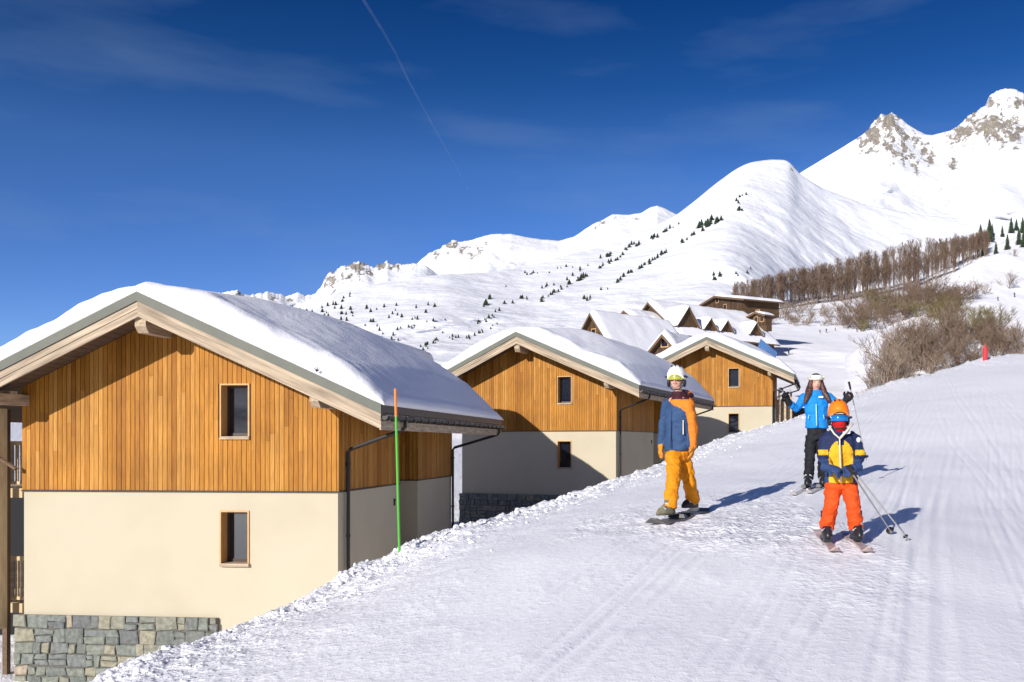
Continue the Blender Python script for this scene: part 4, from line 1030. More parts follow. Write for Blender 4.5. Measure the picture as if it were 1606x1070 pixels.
def hand(mb, w_, d, palm_n, s=1.0, curl=.5, glove=1.25):
    """wrist point, direction to the fingers, palm normal"""
    d = d.normalized(); pn = (palm_n-d*palm_n.dot(d)).normalized(); sd = d.cross(pn)
    q = s*glove; c = w_+d*.045*s
    rot = Matrix((sd, pn, d)).transposed()
    mb.ball(c, (.042*q, .02*q, .055*q), 12, 8, rot)
    mb.tube([w_-d*.03*s, w_+d*.02*s], [.028*q, .030*q], 10)
    for i, (L, off) in enumerate(((.070,-.030), (.080,-.010), (.075,.011), (.058,.030))):
        b = w_+d*.085*s+sd*off*q; pts = [b]; dd = d.copy()
        for k in range(3):
            dd = (dd*math.cos(curl)+pn*math.sin(curl)); dd.normalize(); pts.append(pts[-1]+dd*L*s*(.45, .32, .23)[k])
        mb.tube(pts, [.0095*q, .0095*q, .009*q, .0075*q], 7)
    b = w_+d*.03*s-sd*.035*q; t1 = b+(d*.6-sd*.7+pn*.4).normalized()*.035*s; t2 = t1+(d*.9-sd*.1+pn*.5).normalized()*.032*s
    mb.tube([b, t1, t2], [.013*q, .0115*q, .009*q], 7)
def head(mb, c, s, face_dir, tilt=0):
    f = face_dir.normalized(); yaw = math.atan2(-f.x, f.y)+math.pi      # local -y is the face
    rot = rotz(yaw) @ Matrix.Rotation(tilt, 3, 'X')
    mb.ball(c, (.074*s, .092*s, .112*s), 18, 14, rot)
    mb.ball(c+rot@V3(0,-.022*s,-.055*s), (.055*s, .06*s, .060*s), 14, 10, rot)       # jaw
    mb.ball(c+rot@V3(0,-.096*s,-.022*s), (.012*s, .018*s, .022*s), 8, 6, rot)        # nose
    mb.ball(c+rot@V3(0,-.085*s,-.062*s), (.024*s, .010*s, .010*s), 8, 6, rot)
    for k in (-1, 1):
        mb.ball(c+rot@V3(k*.076*s,.0,-.012*s), (.010*s,.02*s,.03*s), 8, 6, rot)
        mb.ball(c+rot@V3(k*.03*s,-.085*s,.022*s), (.02*s,.010*s,.008*s), 8, 6, rot)
    return rot
HS = 1.0
def person(nm, J, s, face, label, jacket, trousers, girth=1.0, group=None, jmat=None, tmat=None, hem=None, chest_yaw=0, jfn=None, tfn=None, loose=1.0, tilt=0, pns=None, curl=.5):
    """J: joints in world space. Returns the body object (top level)."""
    base = (J['ank_a']+J['ank_b'])/2; base.z = min(J['ank_a'].z, J['ank_b'].z)-.09*s
    L = {k: v-base for k, v in J.items()}
    body = MB(); hc = L['head']
    rot = head(body, hc, s*HS, face, tilt)
    body.tube([L['neck']-V3(0,0,.05*s), L['neck'], hc-V3(0,0,.06*s)], [.062*s, .055*s, .052*s], 12)
    pel, ch = L['pelvis'], L['chest']
    body.stack([(pel-V3(0,0,.08*s), .11*s, .085*s, chest_yaw), (pel+V3(0,0,.05*s), .125*s, .09*s, chest_yaw), (pel.lerp(ch, .5), .12*s, .09*s, chest_yaw), (ch, .15*s, .10*s, chest_yaw), (ch+V3(0,0,.12*s), .15*s, .09*s, chest_yaw), (L['neck'], .06*s, .06*s, chest_yaw)])
    for k in 'ab':
        body.tube([L['sh_'+k], L['el_'+k], L['wr_'+k]], [.052*s, .042*s, .028*s], 10)
        body.tube([L['neck']-V3(0,0,.04*s), L['sh_'+k]], [.06*s, .055*s], 10)
        body.tube([L['hip_'+k], L['kn_'+k], L['ank_'+k]], [.068*s, .055*s, .036*s], 10)
        body.tube([L['ank_'+k], L['ank_'+k].lerp(L['toe_'+k], .4)], [.036*s, .03*s], 8)
        hand(body, L['wr_'+k], L['hd_'+k]-L['wr_'+k], pns[k], s*.86, curl, .75)
    def bf(x, y, z):
        q = rot.transposed() @ (V3(x, y, z)-hc)
        if q.y < -.07*s and abs(q.x) < .026*s and -.072*s < q.z < -.053*s: return 1
        if q.y < -.06*s and .016*s < abs(q.x) < .044*s and .006*s < q.z < .020*s: return 2
        return 0
    b = remeshed(body, nm, [M['skin'], M['lips'], M['eye']], .0085*s, bf, None, 2)
    b.location = base; tag(b, label, 'person', group)
    # jacket
    g = girth*s; mb = MB(); hz = L['hem'].z if 'hem' in L else pel.z-.06*s
    top = L['neck']
    mb.stack([((pel.x, pel.y, hz), .195*g, .15*g, chest_yaw), ((pel.x, pel.y, hz+.10*s), .19*g, .145*g, chest_yaw), (pel.lerp(ch, .5), .175*g, .14*g, chest_yaw), (ch, .20*g, .15*g, chest_yaw), (ch+V3(0,0,.11*s), .195*g, .135*g, chest_yaw), (top-V3(0,0,.055*s), .12*g, .10*g, chest_yaw), (top+V3(0,0,.035*s), .078*s, .078*s, chest_yaw)], 24)
    for k in 'ab':
        sh = L['sh_'+k]; e = L['el_'+k]; w_ = L['wr_'+k]
        mb.tube([sh.lerp(top, .4)-V3(0,0,.02*s), sh, sh.lerp(e, .5), e, e.lerp(w_, .5), w_], [.085*g, .085*g, .075*g, .068*g, .060*g, .052*g], 12)
    if 'hood' in L: mb.ball(L['hood'], (.12*s, .09*s, .075*s), 12, 8, rotz(chest_yaw))
    j = remeshed(mb, 'jacket', jmat, .011*s, jfn, b, 5, .011*s, 8/s)
    # trousers
    mb = MB(); mb.stack([(pel-V3(0,0,.14*s), .15*g, .12*g, chest_yaw), (pel-V3(0,0,.02*s), .165*g, .125*g, chest_yaw), (pel+V3(0,0,.12*s), .155*g, .12*g, chest_yaw)], 20)
    for k in 'ab':
        h_, kn, an = L['hip_'+k], L['kn_'+k], L['ank_'+k]
        mb.tube([h_, h_.lerp(kn, .5), kn, kn.lerp(an, .5), an+V3(0,0,-.005*s)], [.105*s*loose, .098*s*loose, .088*s*loose, .088*s*loose, .092*s*loose], 14)
    t = remeshed(mb, 'trousers', tmat, .011*s, tfn, b, 5, .013*s, 9/s)
    return b, L, rot, base
def lay(x, y, lift=0): return Vector((x, y, ground_at(x, y)+lift))
def ski(name, c, direction, length, width, m, label, group=None, cat='ski'):
    d = Vector((direction[0], direction[1], 0)).normalized(); sd = Vector((d.y, -d.x, 0)); mb = MB(); rows = []
    n_ = 16; top = []; bot = []
    for i in range(n_+1):
        t = i/n_; q = c+d*(t-.45)*length
        z = ground_at(q.x, q.y)+.012+.09*max(0, (t-.88)/.12)**2*length/1.6+.02*max(0, (.06-t)/.06)**2
        w_ = width*(.85+.35*(abs(t-.5)*2)**2)*(1 if .04 < t < .93 else (math.sqrt(max(.05, (1-t)/.07)) if t > .5 else .8))
        top.append((q-sd*w_/2, q+sd*w_/2, z))
    vs = []
    for a, b_, z in top: vs += [(a.x, a.y, z+.012), (b_.x, b_.y, z+.012), (b_.x, b_.y, z-.004), (a.x, a.y, z-.004)]
    fs = [(0,1,2,3)]+[(i*4+k, i*4+4+k, i*4+4+(k+1) % 4, i*4+(k+1) % 4) for i in range(n_) for k in range(4)]+[(n_*4+3, n_*4+2, n_*4+1, n_*4)]
    mb.add(vs, fs)
    root = empty(name, lay(c.x, c.y), 0, label, cat, group)
    mb.build('deck', m, root, False, tuple(root.location))
    bd = MB(); a0 = math.atan2(-d.x, d.y)
    z = ground_at(c.x, c.y)-root.location.z+.03
    for off in (.11, -.13):
        q = d*off*length/1.6; r3 = rotz(a0); w2 = width*.42
        pts = [(-w2,-.05),(w2,-.05),(w2,.05),(-w2,.05)]
        b_ = [tuple(q+r3@V3(x, y, z)) for x, y in pts]; t_ = [tuple(q+r3@V3(x*.8, y*.8, z+.045)) for x, y in pts]
        bd.hexa(b_, t_)
    bd.build('binding', M['black'], root)
    return root
def pole(grip, tip, label, s=1.0, group=None):
    root = empty('ski_pole', grip, 0, label, 'ski pole', group); d = (tip-grip); u = d.normalized()
    MB().tube([(0,0,0), d], [.0085, .006], 8).build('shaft', M['alu'], root)
    MB().tube([-u*.05, u*.07], [.017, .014], 10).build('grip', M['black'], root)
    q = d-u*.07
    mb = MB(); mb.tube([q-u*.012, q+u*.004], [.012, .045*s], 12); mb.build('basket', M['black'], root)
    return root
def boot(b, an, toe, s, mats, nm='boot', shaft=.16):
    mb = MB(); d = Vector((toe.x-an.x, toe.y-an.y, 0)).normalized(); a = math.atan2(-d.x, d.y); r3 = rotz(a); z0 = an.z-.09*s
    g = Vector((an.x, an.y, z0))
    mb.stack([((g.x+d.x*.06*s, g.y+d.y*.06*s, z0), .055*s, .155*s, a), ((g.x+d.x*.06*s, g.y+d.y*.06*s, z0+.035*s), .057*s, .158*s, a), ((g.x+d.x*.05*s, g.y+d.y*.05*s, z0+.085*s), .055*s, .13*s, a), ((g.x+d.x*.01*s, g.y+d.y*.01*s, z0+.13*s), .057*s, .08*s, a), ((g.x-d.x*.005*s, g.y-d.y*.005*s, z0+.13*s+shaft*s), .062*s, .075*s, a)], 16)
    for k in range(3):
        c = g+d*(.10-.045*k)*s+V3(0,0,(.075+.055*k)*s); c2 = r3@V3(1,0,0)
        mb.tube([c-c2*.058*s, c-c2*.03*s+V3(0,0,.022*s)+d*.02*s, c+c2*.03*s+V3(0,0,.022*s)+d*.02*s, c+c2*.058*s], .009*s, 6, 1)
    return remeshed_multi(mb, nm, mats, b)
def remeshed_multi(mb, nm, mats, b):
    return mb.build(nm, mats, b, True)
def glove_on(b, w_, hd, pn, s, m, curl=.9):
    mb = MB(); d = (hd-w_); hand(mb, w_, d, pn, s, curl, 1.5); u = d.normalized()
    mb.tube([w_-u*.07*s, w_-u*.01*s], [.050*s, .047*s], 12)
    return remeshed(mb, 'glove', m, .007*s, None, b, 1)
def helmet(b, c, rot, s, m, trim=None, r=(.118, .142, .118)):
    mb = MB(); seg, rings = 24, 12; vs = []
    for i in range(rings+1):
        t = math.pi*.60*i/rings
        for k in range(seg):
            a = 2*math.pi*k/seg; front = max(0, -math.sin(a))
            tt = min(t, math.pi*(.60-.19*front**1.2))
            v = V3(r[0]*s*math.sin(tt)*math.cos(a), r[1]*s*math.sin(tt)*math.sin(a), r[2]*s*math.cos(tt)+.018*s)
            vs.append(c+rot@v)
    vi = []
    for i in range(rings+1):
        t = math.pi*.60*i/rings
        for k in range(seg):
            a = 2*math.pi*k/seg; front = max(0, -math.sin(a)); tt = min(t, math.pi*(.60-.16*front**1.5))
            v = V3((r[0]-.014)*s*math.sin(tt)*math.cos(a), (r[1]-.014)*s*math.sin(tt)*math.sin(a), (r[2]-.014)*s*math.cos(tt)+.018*s); vi.append(c+rot@v)
    N = len(vs); fs = []
    for i in range(rings):
        for k in range(seg):
            a = i*seg+k; b_ = i*seg+(k+1) % seg; fs.append((a, a+seg, b_+seg, b_)); fs.append((N+a, N+b_, N+b_+seg, N+a+seg))
    o = rings*seg
    for k in range(seg): fs.append((o+k, N+o+k, N+o+(k+1) % seg, o+(k+1) % seg))
    mb.add(vs+vi, fs)
    h = mb.build('helmet', m, b, True)
    mt = MB()
    for k in (-1, 1): mt.ball(c+rot@V3(k*.092*s, .01*s, -.045*s), (.022*s, .05*s, .055*s), 10, 8, rot)
    mt.tube([c+rot@V3(-.085*s,-.03*s,-.08*s), c+rot@V3(-.04*s,-.06*s,-.125*s), c+rot@V3(.04*s,-.06*s,-.125*s), c+rot@V3(.085*s,-.03*s,-.08*s)], .007*s, 6)
    mt.build('ear_pad', M['black'], h, True)
    for k in range(3):
        v = MB(); q = c+rot@V3((k-1)*.045*s, -.055*s, r[2]*.93*s+.012*s); v.ball(q, (.010*s, .03*s, .010*s), 8, 5, rot); v.build('vent', M['black'], h, True)
    return h
def goggles(b, c, rot, s, lens, frame, z=.02, out=0.0):
    mb = MB(); n_ = 10; fr = []; 
    def strip(mb, rad, z0, z1, a0, th_):
        vs = []
        for i in range(n_+1):
            a = -math.pi/2+a0*(2*i/n_-1); cx_, cy_ = math.cos(a), math.sin(a)
            for rr_, zz in ((rad, z0), (rad, z1), (rad+th_, z1-.004), (rad+th_, z0+.004)):
                vs.append(c+rot@V3(rr_*.86*cx_*s, rr_*1.06*cy_*s, zz*s))
        fs = [(i*4+k, i*4+4+k, i*4+4+(k+1) % 4, i*4+(k+1) % 4) for i in range(n_) for k in range(4)]+[(0,3,2,1), (n_*4, n_*4+1, n_*4+2, n_*4+3)]
        mb.add(vs, fs)
    strip(mb, .085+out, z-.038, z+.042, 1.15, .022); g = mb.build('goggles', frame, b)
    mb = MB(); strip(mb, .104+out, z-.030, z+.034, 1.0, .010); mb.build('lens', lens, g, True)
    mb = MB(); pts = [c+rot@V3(.122*math.cos(a)*s*.98, .145*math.sin(a)*s, (z+.01)*s) for a in [math.pi*2*i/24 for i in range(-2, 15)]]
    mb.tube(pts, .012*s, 6); mb.build('strap', frame, g, True)
    return g
# ---------- snowboarder
HS = 1.08
D = 10.9
gfront = lay((1050-CX)/FPX*10.62, 10.62); grear = lay((1087-CX)/FPX*11.15, 11.15)
sb = lambda px, py, dy=0: P(px, py, D+dy)
J = dict(head=sb(1061,594), neck=sb(1065,620), chest=sb(1064,652), pelvis=sb(1062,704,.02),
  sh_a=sb(1047,634,.16), el_a=sb(1040,672,.22), wr_a=sb(1037,700,.12), hd_a=sb(1035,714,.06),
  sh_b=sb(1080,634,-.10), el_b=sb(1087,672,-.08), wr_b=sb(1086,703,-.14), hd_b=sb(1084,718,-.18),
  hip_a=sb(1056,712,-.06), kn_a=sb(1056,752,-.24), ank_a=gfront+V3(0,0,.16), toe_a=gfront+V3(-.17,-.12,.07),
  hip_b=sb(1070,712,.08), kn_b=sb(1081,757,.06), ank_b=grear+V3(0,0,.16), toe_b=grear+V3(-.14,-.12,.07), hem=sb(1062,708), hood=sb(1074,620,.08))
cyaw = R(-42)
def jf(x, y, z):      # orange right shoulder and sleeve, slate blue front, maroon collar
    px = x*128.4+sbx; zz = (bz_ - z)*128.4
    if zz < 627 and abs(px-1064) < 16: return 2
    return 1 if zz < float(np.interp(px, [1044,1050,1056,1066,1073,1077,1080,1083], [600,630,637,641,647,662,690,740])) else 0
bs = (J['ank_a']+J['ank_b'])/2; bs.z = min(J['ank_a'].z, J['ank_b'].z)-.09
sbx = 960+bs.x*128.4; bz_ = (HY/128.4)-bs.z
b, L, rot, base = person('person', J, 1.0, Vector((-.28,-1,0)), 'snowboarder in slate blue and orange jacket, amber trousers and white helmet', None, None, .92, None,
  [M['c_blue'], M['c_orange'], M['c_maroon']], M['c_pants'], chest_yaw=cyaw, jfn=jf, loose=.96, pns=dict(a=V3(1,.2,0), b=V3(-1,.1,0)), curl=.35)
helmet(b, L['head'], rot, 1.06, M['white'], r=(.112,.136,.138)); goggles(b, L['head'], rot, 1.08, M['lens_y'], M['black'], .008)
mb = MB(); mb.stack([(L['neck']-V3(0,0,.05), .085, .085, 0), (L['neck'], .092, .088, 0), (L['neck']+V3(0,0,.045), .085, .09, 0)], 18); mb.ball(L['neck']+V3(.09,.05,-.0), (.10,.09,.05), 12, 8); remeshed(mb, 'scarf', M['c_maroon'], .009, None, b, 3, .008, 14)
glove_on(b, L['wr_a'], L['hd_a'], V3(1,.2,0), 1, M['c_glovey'], .35); glove_on(b, L['wr_b'], L['hd_b'], V3(-1,.1,0), 1, M['c_glovey'], .35)
boot(b, L['ank_a'], L['toe_a'], .92, [M['bootk'], M['bootw']], shaft=.07); boot(b, L['ank_b'], L['toe_b'], .92, [M['black'], M['bootw']], shaft=.07)
q = L['chest']+V3(.045,-.155,-.13); MB().box(q.x-.006, q.x+.006, q.y-.012, q.y+.006, q.z-.10, q.z+.07).build('pocket_zip', M['c_cream'], b)
MB().tube([(q.x-.13, q.y+.06, q.z+.22), (q.x-.14, q.y+.045, q.z-.02), (q.x-.145, q.y+.04, q.z-.27)], .006, 5).build('front_zip', M['c_navy'], b)
# board
a_, b2 = gfront+V3(-.16,-.42,0), grear+V3(.14,.40,0); c_ = (a_+b2)/2; dr = a_-b2
sk = ski('snowboard', c_-dr.normalized()*.0, (dr.x, dr.y), dr.length*1.06, .27, M['board'], 'dark grey snowboard under the snowboarder\'s boots', None, 'snowboard')
# ---------- child
HS = 1.15
D2 = 8.5; ch = lambda px, py, dy=0: P(px, py, D2+dy)
ga = lay((1296-CX)/FPX*8.5, 8.5); gb = lay((1343-CX)/FPX*8.46, 8.46); s = .80
J = dict(head=ch(1315,653,-.03), neck=ch(1316,671), chest=ch(1317,702), pelvis=ch(1319,748),
  sh_a=ch(1295,690), el_a=ch(1291,716,-.02), wr_a=ch(1300,734,-.20), hd_a=ch(1311,737,-.24),
  sh_b=ch(1340,690), el_b=ch(1349,716,-.02), wr_b=ch(1340,734,-.20), hd_b=ch(1329,738,-.24),
  hip_a=ch(1308,760), kn_a=ch(1303,794,-.10), ank_a=ga+V3(0,0,.13), toe_a=ga+V3(-.02,-.15,.06),
  hip_b=ch(1331,760), kn_b=ch(1338,794,-.10), ank_b=gb+V3(0,0,.13), toe_b=gb+V3(-.01,-.15,.06), hem=ch(1319,757), hood=ch(1320,682,.10))
bs = (J['ank_a']+J['ank_b'])/2; bs.z = min(J['ank_a'].z, J['ank_b'].z)-.09*s
def cf(x, y, z):
    Y_ = D2-.05; px = CX+(x+bs.x)*FPX/(y+bs.y); py = HY-(z+bs.z)*FPX/(y+bs.y)
    if 714 > py > 706 and (px < 1299 or px > 1341): return 1
    if px < 1300 or px > 1338:
        return 2 if py > 720 else 0
    if py > 727: return 1
    e = ((px-1319)/21.)**2+((py-724)/34.)**2
    return 1 if (e < 1 and not (abs(px-1319) < 5 and py < 698)) else 0
b, L, rot, base = person('person', J, s, Vector((-.10,-1,-.1)), 'child in navy and yellow jacket, orange-red trousers and orange helmet on short skis', None, None, 1.0, None,
  [M['c_navy'], M['c_yellow'], M['c_glovenavy']], M['c_red'], jfn=cf, loose=.98, pns=dict(a=V3(.3,.3,-1), b=V3(-.3,.3,-1)), curl=.8)
HS = 1.0; helmet(b, L['head'], rot, .94, M['orange_shell'], r=(.108, .134, .158)); goggles(b, L['head'], rot, .98, M['lens_b'], M['c_navy'], -.022)
mb = MB(); mb.stack([(L['neck']-V3(0,.0,.05), .07, .075, 0), (L['neck']+V3(0,-.02,.0), .062, .075, 0), (L['head']+V3(0,-.014,-.075), .066, .092, 0), (L['head']+V3(0,-.014,-.03), .066, .094, 0)], 18); mb.build('face_mask', M['c_scarlet'], b, True)
glove_on(b, L['wr_a'], L['hd_a'], V3(.3,.3,-1), .95, M['c_glovenavy'], .8); glove_on(b, L['wr_b'], L['hd_b'], V3(-.3,.3,-1), .95, M['c_glovenavy'], .8)
boot(b, L['ank_a'], L['toe_a'], .88, [M['boot'], M['bootw']], shaft=.15); boot(b, L['ank_b'], L['toe_b'], .88, [M['boot'], M['bootw']], shaft=.15)
def onbody(px, py, Y): return P(px, py, Y)-base
mb = MB(); mb.tube([onbody(1300,668,8.36), onbody(1308,680,8.345), onbody(1317,688,8.345), onbody(1317,700,8.33), onbody(1318,730,8.33), onbody(1319,756,8.335)], .008, 6); mb.tube([onbody(1317,688,8.345), onbody(1328,676,8.345), onbody(1338,664,8.37)], .011, 6); mb.build('front_zip', M['c_cream'], b, True)
mb = MB(); q = onbody(1328,680,8.355); mb.add([q+V3(-.035,0,-.012), q+V3(.035,.012,0), q+V3(.035,.012,.028), q+V3(-.035,0,.016)], [(0,1,2,3)]); mb.add([q+V3(-.035,.01,-.012), q+V3(.035,.022,0), q+V3(.035,.022,.028), q+V3(-.035,.01,.016)], [(3,2,1,0)]); mb.build('chest_badge', M['badge'], b)
MB().ball(onbody(1346.5,690,8.43), (.020, .012, .025), 10, 8).build('sleeve_badge', M['badge'], b)
MB().box(L['hip_b'].x-.16, L['hip_b'].x+.02, L['hip_b'].y-.115, L['hip_b'].y-.10, 0, .001).v and None
for nm_, g_, dx in (('a', ga, -.06), ('b', gb, -.05)):
    ski('ski', g_+V3(-.02,-.06,0), (dx*.6-.02, -1), .98, .085, M['skired'], 'short pale red ski under the child\'s boot at the %s of the photo side' % ('left' if nm_ == 'a' else 'right'), 'the child\'s skis')
cp_ = pole(P(1333,737,8.20), lay((1399-CX)/FPX*8.95, 8.95, .0), 'thin grey ski pole in the child\'s hand slanting down to a black basket', .9)
pole(P(1337,736,8.24), lay((1426-CX)/FPX*8.55, 8.55), 'thin grey ski pole in the child\'s hand with its tip further right', .6)
# ---------- woman in azure
D3 = 13.2; wo = lambda px, py, dy=0: P(px, py, D3+dy)
ga = lay((1268-CX)/FPX*13.15, 13.15); gb = lay((1291-CX)/FPX*13.2, 13.2); s = .95
J = dict(head=wo(1280,601), neck=wo(1280,616), chest=wo(1280,636), pelvis=wo(1281,676),
  sh_a=wo(1262,624), el_a=wo(1248,642,-.05), wr_a=wo(1235,628,-.15), hd_a=wo(1229,617,-.18),
  sh_b=wo(1298,622), el_b=wo(1316,636,-.05), wr_b=wo(1327,627,-.15), hd_b=wo(1333,620,-.18),
  hip_a=wo(1272,684), kn_a=wo(1270,722,-.10), ank_a=ga+V3(0,0,.15), toe_a=ga+V3(-.06,-.18,.07),
  hip_b=wo(1289,684), kn_b=wo(1290,722,-.10), ank_b=gb+V3(0,0,.15), toe_b=gb+V3(-.05,-.18,.07), hem=wo(1281,672), hood=wo(1280,622,.10))
b, L, rot, base = person('person', J, s, Vector((-.05,-1,0)), 'woman in bright azure jacket and black trousers with long dark hair, raising both gloves', None, None, .93, None,
  [M['c_azure']], M['c_black'], loose=.88, pns=dict(a=V3(.4,-1,0), b=V3(-.4,-1,0)), curl=1.0)
hc = L['head']
mb = MB()
mb.ball(hc+V3(0,.018,.022), (.088,.098,.112), 16, 12)
for k in (-1, 1):
    mb.tube([hc+V3(k*.07,.0,.05), hc+V3(k*.09,.0,-.04), hc+V3(k*.105,-.03,-.13), hc+V3(k*.15,-.07,-.22), hc+V3(k*.19,-.10,-.30)], [.03,.04,.05,.05,.02], 10)
    mb.tube([hc+V3(k*.06,.05,.03), hc+V3(k*.09,.05,-.08), hc+V3(k*.12,.02,-.20), hc+V3(k*.17,-.05,-.29)], [.04,.05,.055,.025], 10)
def carve(mb, *a): return mb
hair = remeshed(mb, 'hair', M['hair'], .009, None, b, 2, .006, 30)
# keep the face clear of hair
me = hair.data; co = np.empty(len(me.vertices)*3); me.vertices.foreach_get('co', co); co = co.reshape(-1, 3)
fm = (np.abs(co[:, 0]-hc.x) < .055) & (co[:, 2] < hc.z+.055) & (co[:, 2] > hc.z-.11) & (co[:, 1] < hc.y-.02)
co[fm, 1] = hc.y-.02; me.vertices.foreach_set('co', co.ravel()); me.update()
mb = MB(); pts = [hc+V3(.096*math.cos(a), .108*math.sin(a)+.012, .065) for a in [math.pi*2*i/24 for i in range(25)]]
mb.tube(pts, .024, 8, cap=False); mb.build('headband', M['c_cream'], b, True)
goggles(b, hc+V3(0,0,.055), rot, .98, M['white'], M['c_cream'], .02)
MB().ball(hc+V3(0,.01,.085), (.082,.09,.062), 14, 8).build('cap', M['c_black'], b, True)
glove_on(b, L['wr_a'], L['hd_a'], V3(.4,-1,0), 1.05, M['c_black'], 1.0); glove_on(b, L['wr_b'], L['hd_b'], V3(-.4,-1,0), 1.05, M['c_black'], 1.0)
boot(b, L['ank_a'], L['toe_a'], .98, [M['boot'], M['bootw']], shaft=.2); boot(b, L['ank_b'], L['toe_b'], .98, [M['boot'], M['bootw']], shaft=.2)
def ow(px, py, Y): return P(px, py, Y)-base
MB().tube([ow(1280,634,13.04), ow(1280.5,650,13.04), ow(1281,668,13.03)], .011, 6).build('front_zip', M['c_lightblue'], b, True)
mb = MB(); q = ow(1287,623,13.06); mb.box(q.x-.03, q.x+.035, q.y-.008, q.y+.004, q.z-.012, q.z+.014); mb.build('chest_badge', M['badge'], b)
mb = MB()
for k in (-1, 1): q = ow(1280+k*12.5,657,13.08); mb.tube([q, q+V3(-k*.012,0,.06)], .006, 5)
mb.build('pocket_zip', M['c_lightblue'], b)
for nm_, g_ in (('left', ga), ('right', gb)):
    ski('ski', g_+V3(-.06,-.10,0), (-.55,-1), 1.25, .085, M['skiw'], 'pale ski under the %s boot of the woman in azure' % nm_, 'the woman\'s skis')
g_ = P(1332.5,617,13.02); pole(g_+V3(0,.0,.12), P(1359,722,13.6), 'grey ski pole hanging from the woman\'s raised hand behind the child', 1)
g_ = P(1230,618,13.02); pole(g_+V3(0,0,.03), P(1224,612,14.1), 'foreshortened ski pole pointing backwards from the woman\'s hand nearer the chalet', 1.0)
MB().tube([wo(1233,611,-.15)-base, wo(1238,609,-.15)-base, wo(1240,615,-.15)-base], .014, 6).build('pole_strap', M['skiw'], b, True)

# ---------------------------------------------------------------- piste markers and far skiers
gp = lay(P(627,866,12.7).x, 12.7); root = empty('piste_marker', gp, 0, 'tall thin green marker pole with an orange tip at the edge of the piste', 'marker pole')
tp = P(620,610,12.7)-gp; mid = tp*.83
MB().tube([(0,0,-.2), mid], .018, 10).build('pole', M['green'], root); MB().tube([mid, tp], .019, 10).build('tip', M['orange_p'], root)
h = P(1545,568,50); root = empty('piste_marker', (h.x, h.y, ground_at(h.x, h.y)), 0, 'short red padded marker on the crest of the piste', 'marker post')
MB().tube([(0,0,-.2),(0,0,.7)], [.12,.12], 14).build('pad', M['redpad'], root); MB().tube([(0,0,.6),(0,0,.85)], .03, 8).build('pole', M['redpad'], root)
def tiny(px, py, hpx, label, mj, mt, lean=0):
    p = ray(px, py) or P(px, py, 120); k = hpx*p.y/FPX/1.75; mb = MB()
    mb.stack([((0,0,.82), .15,.12,0), ((0,0,1.1), .16,.12,0), ((0,0,1.38), .2,.13,0), ((0,0,1.5), .08,.08,0)], 12)
    mb.tube([(0,0,1.45),(0,0,1.6)], .06, 8); mb.ball((0,0,1.66), (.1,.12,.13), 10, 8)
    for k_ in (-1, 1):
        mb.tube([(k_*.08,0,.9), (k_*.12,-.08,.48), (k_*.12,0,.05)], [.10,.08,.07], 8); mb.tube([(k_*.12,.0,.05),(k_*.12,-.2,.03)], [.06,.05], 6)
        mb.tube([(k_*.18,0,1.4), (k_*.27,-.02,1.14), (k_*.24,-.22,1.0)], [.065,.055,.045], 8); mb.ball((k_*.24,-.25,.99), .05, 8, 6)
    o = remeshed(mb, 'person', [mt, mj, M['skin'], M['black']], .03, lambda x, y, z: 0 if z < .88 else (1 if z < 1.52 else (2 if z < 1.68 and y < -.02 else 3)), None, 2)
    o.location = p; o.scale = (k,)*3; tag(o, label, 'person')
tiny(1296, 522, 7, 'tiny dark distant skier in the middle of the snowfield below the wood', M['c_black'], M['c_black'])
tiny(1286, 523, 6, 'tiny distant skier leftmost of the group below the wood', M['c_navy'], M['c_black'])
tiny(1310, 519, 5, 'tiny distant skier just right of the group below the wood', M['c_black'], M['c_navy'])
tiny(1344, 521, 7, 'tiny distant skier in dark red at the right of the snowfield', M['c_maroon'], M['c_black'])
tiny(1350, 520, 6, 'tiny distant skier in black beside the dark red one', M['c_black'], M['c_black'])
tiny(1237, 557, 11, 'small dark skier on the snow between the chalet roof and the hamlet', M['c_black'], M['c_black'])
tiny(1565, 472, 7, 'tiny distant skier on the right slope above the thicket', M['c_black'], M['c_black'])
tiny(1591, 466, 8, 'tiny distant skier furthest right on the upper slope', M['c_navy'], M['c_black'])

# ---------------------------------------------------------------- clods of ploughed snow along the edge
ico = []
for sd_ in range(4):
    m_ = MB().ball((0,0,0), (1,.85,.7), 7, 5); v = np.array(m_.v); v = v*(1+.35*fbm(v[:, :1]*2+sd_*5, v[:, 1:2]*2+v[:, 2:3], 2)); ico.append((v, m_.f))
Vs = []; F3 = []; off = 0; r_ = np.random.default_rng(4)
seg_ = np.array(EDGE)[3:]; 
for i in range(3600):
    px_ = r_.uniform(150, 1260); i0 = None
    ex = np.interp(px_, CX+FPX*seg_[:, 0]/seg_[:, 1], seg_[:, 1]); Y_ = ex; X_ = (px_-CX)/FPX*Y_
    off_in = abs(r_.normal(0, .55+.02*Y_))-.25; X_ += off_in*.8; Y_ -= off_in*.7
    if px_ < 560 and i % 3: continue
    sz = .007+.035*r_.random()**6*(1.3 if Y_ > 11 else 1)
    if Y_ > 14: sz *= 1.3
    v, f = ico[i % 4]; a = r_.uniform(0, 6.28); ca, sa = math.cos(a), math.sin(a)
    w_ = np.c_[v[:, 0]*ca-v[:, 1]*sa, v[:, 0]*sa+v[:, 1]*ca, v[:, 2]]*sz
    Vs.append((w_, X_, Y_, sz)); 
xs_ = np.array([q[1] for q in Vs]); ys_ = np.array([q[2] for q in Vs]); zs_ = snow_z(xs_, ys_)[0]
allv = []; allf = []; off = 0
for (w_, X_, Y_, sz), z_ in zip(Vs, zs_):
    allv.append(w_+np.array([X_, Y_, z_-sz*.15])); off2 = off
    allf.append(off)
    off += len(w_)
me = bpy.data.meshes.new('snow_clods'); fl = []
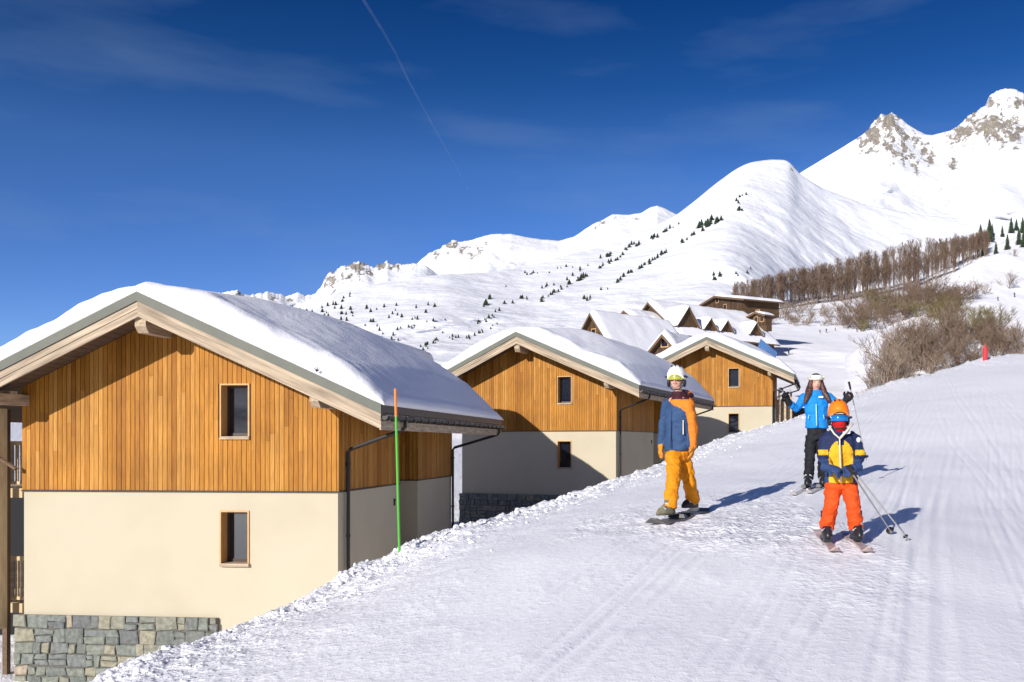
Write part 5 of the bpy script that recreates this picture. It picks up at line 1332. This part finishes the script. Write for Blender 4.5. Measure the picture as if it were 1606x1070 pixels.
for i, o_ in enumerate(allf): fl += [tuple(k+o_ for k in f) for f in ico[0][1]]
me.from_pydata(np.vstack(allv).tolist(), [], fl); me.materials.append(M['rsnow']); me.polygons.foreach_set('use_smooth', [True]*len(me.polygons))
o = bpy.data.objects.new('snow_clods', me); COL.objects.link(o); tag(o, 'loose white clods of ploughed snow along the piste edge', 'snow clods', None, 'stuff')

# ---------------------------------------------------------------- vapour trail
m = bpy.data.materials.new('vapour'); m.use_nodes = True; n, l = nt(m)
for x in list(n): n.remove(x)
out = n.new('ShaderNodeOutputMaterial'); tr = n.new('ShaderNodeBsdfTransparent'); df = n.new('ShaderNodeBsdfDiffuse'); df.inputs[0].default_value = (.8,.85,.9,1)
tl = n.new('ShaderNodeBsdfTranslucent'); tl.inputs[0].default_value = (.8,.85,.9,1); ad = n.new('ShaderNodeMixShader'); l.new(df.outputs[0], ad.inputs[1]); l.new(tl.outputs[0], ad.inputs[2])
lw = n.new('ShaderNodeLayerWeight'); lw.inputs[0].default_value = .5; mxs = n.new('ShaderNodeMixShader')
inv = math_node(n, l, 'SUBTRACT', 1.0, lw.outputs['Facing']); pw = math_node(n, l, 'POWER', inv, 2.0)
tcx = n.new('ShaderNodeTexCoord'); nzx = n.new('ShaderNodeTexNoise'); nzx.inputs['Scale'].default_value = .004; l.new(tcx.outputs['Object'], nzx.inputs['Vector'])
al = math_node(n, l, 'MULTIPLY', pw, math_node(n, l, 'MULTIPLY_ADD', nzx.outputs['Fac'], .45, -.02))
l.new(al, mxs.inputs[0]); l.new(tr.outputs[0], mxs.inputs[1]); l.new(ad.outputs[0], mxs.inputs[2]); l.new(mxs.outputs[0], out.inputs[0])
pts = [P(x, y, 9000+i*900) for i, (x, y) in enumerate(((545,-60),(570,0),(600,48),(620,83),(640,125),(664,170),(684,206),(703,240),(720,270),(734,298)))]
o = MB().tube(pts, [26,25,23,21,20,18,17,15,13,9], 16).build('vapour_trail', m, None, True); tag(o, 'thin faint white aircraft trail slanting down the blue sky', 'vapour trail')

# a twig stuck in the snow on the nearest roof
rgt = random.Random(8); mb = MB(); tp_ = P(497, 583, 19.52)
for a_ in (-.7, -.2, .3, .9): limb(mb, Vector((0,0,0)), Vector((a_, -.1, 1)), .11, .008, 0, rgt, .6, .1, 4, .004)
t_ = mb.build('fir_twig', M['black']); t_.location = tp_; tag(t_, 'small dark twig sticking out of the snow on the nearest roof edge', 'twig')
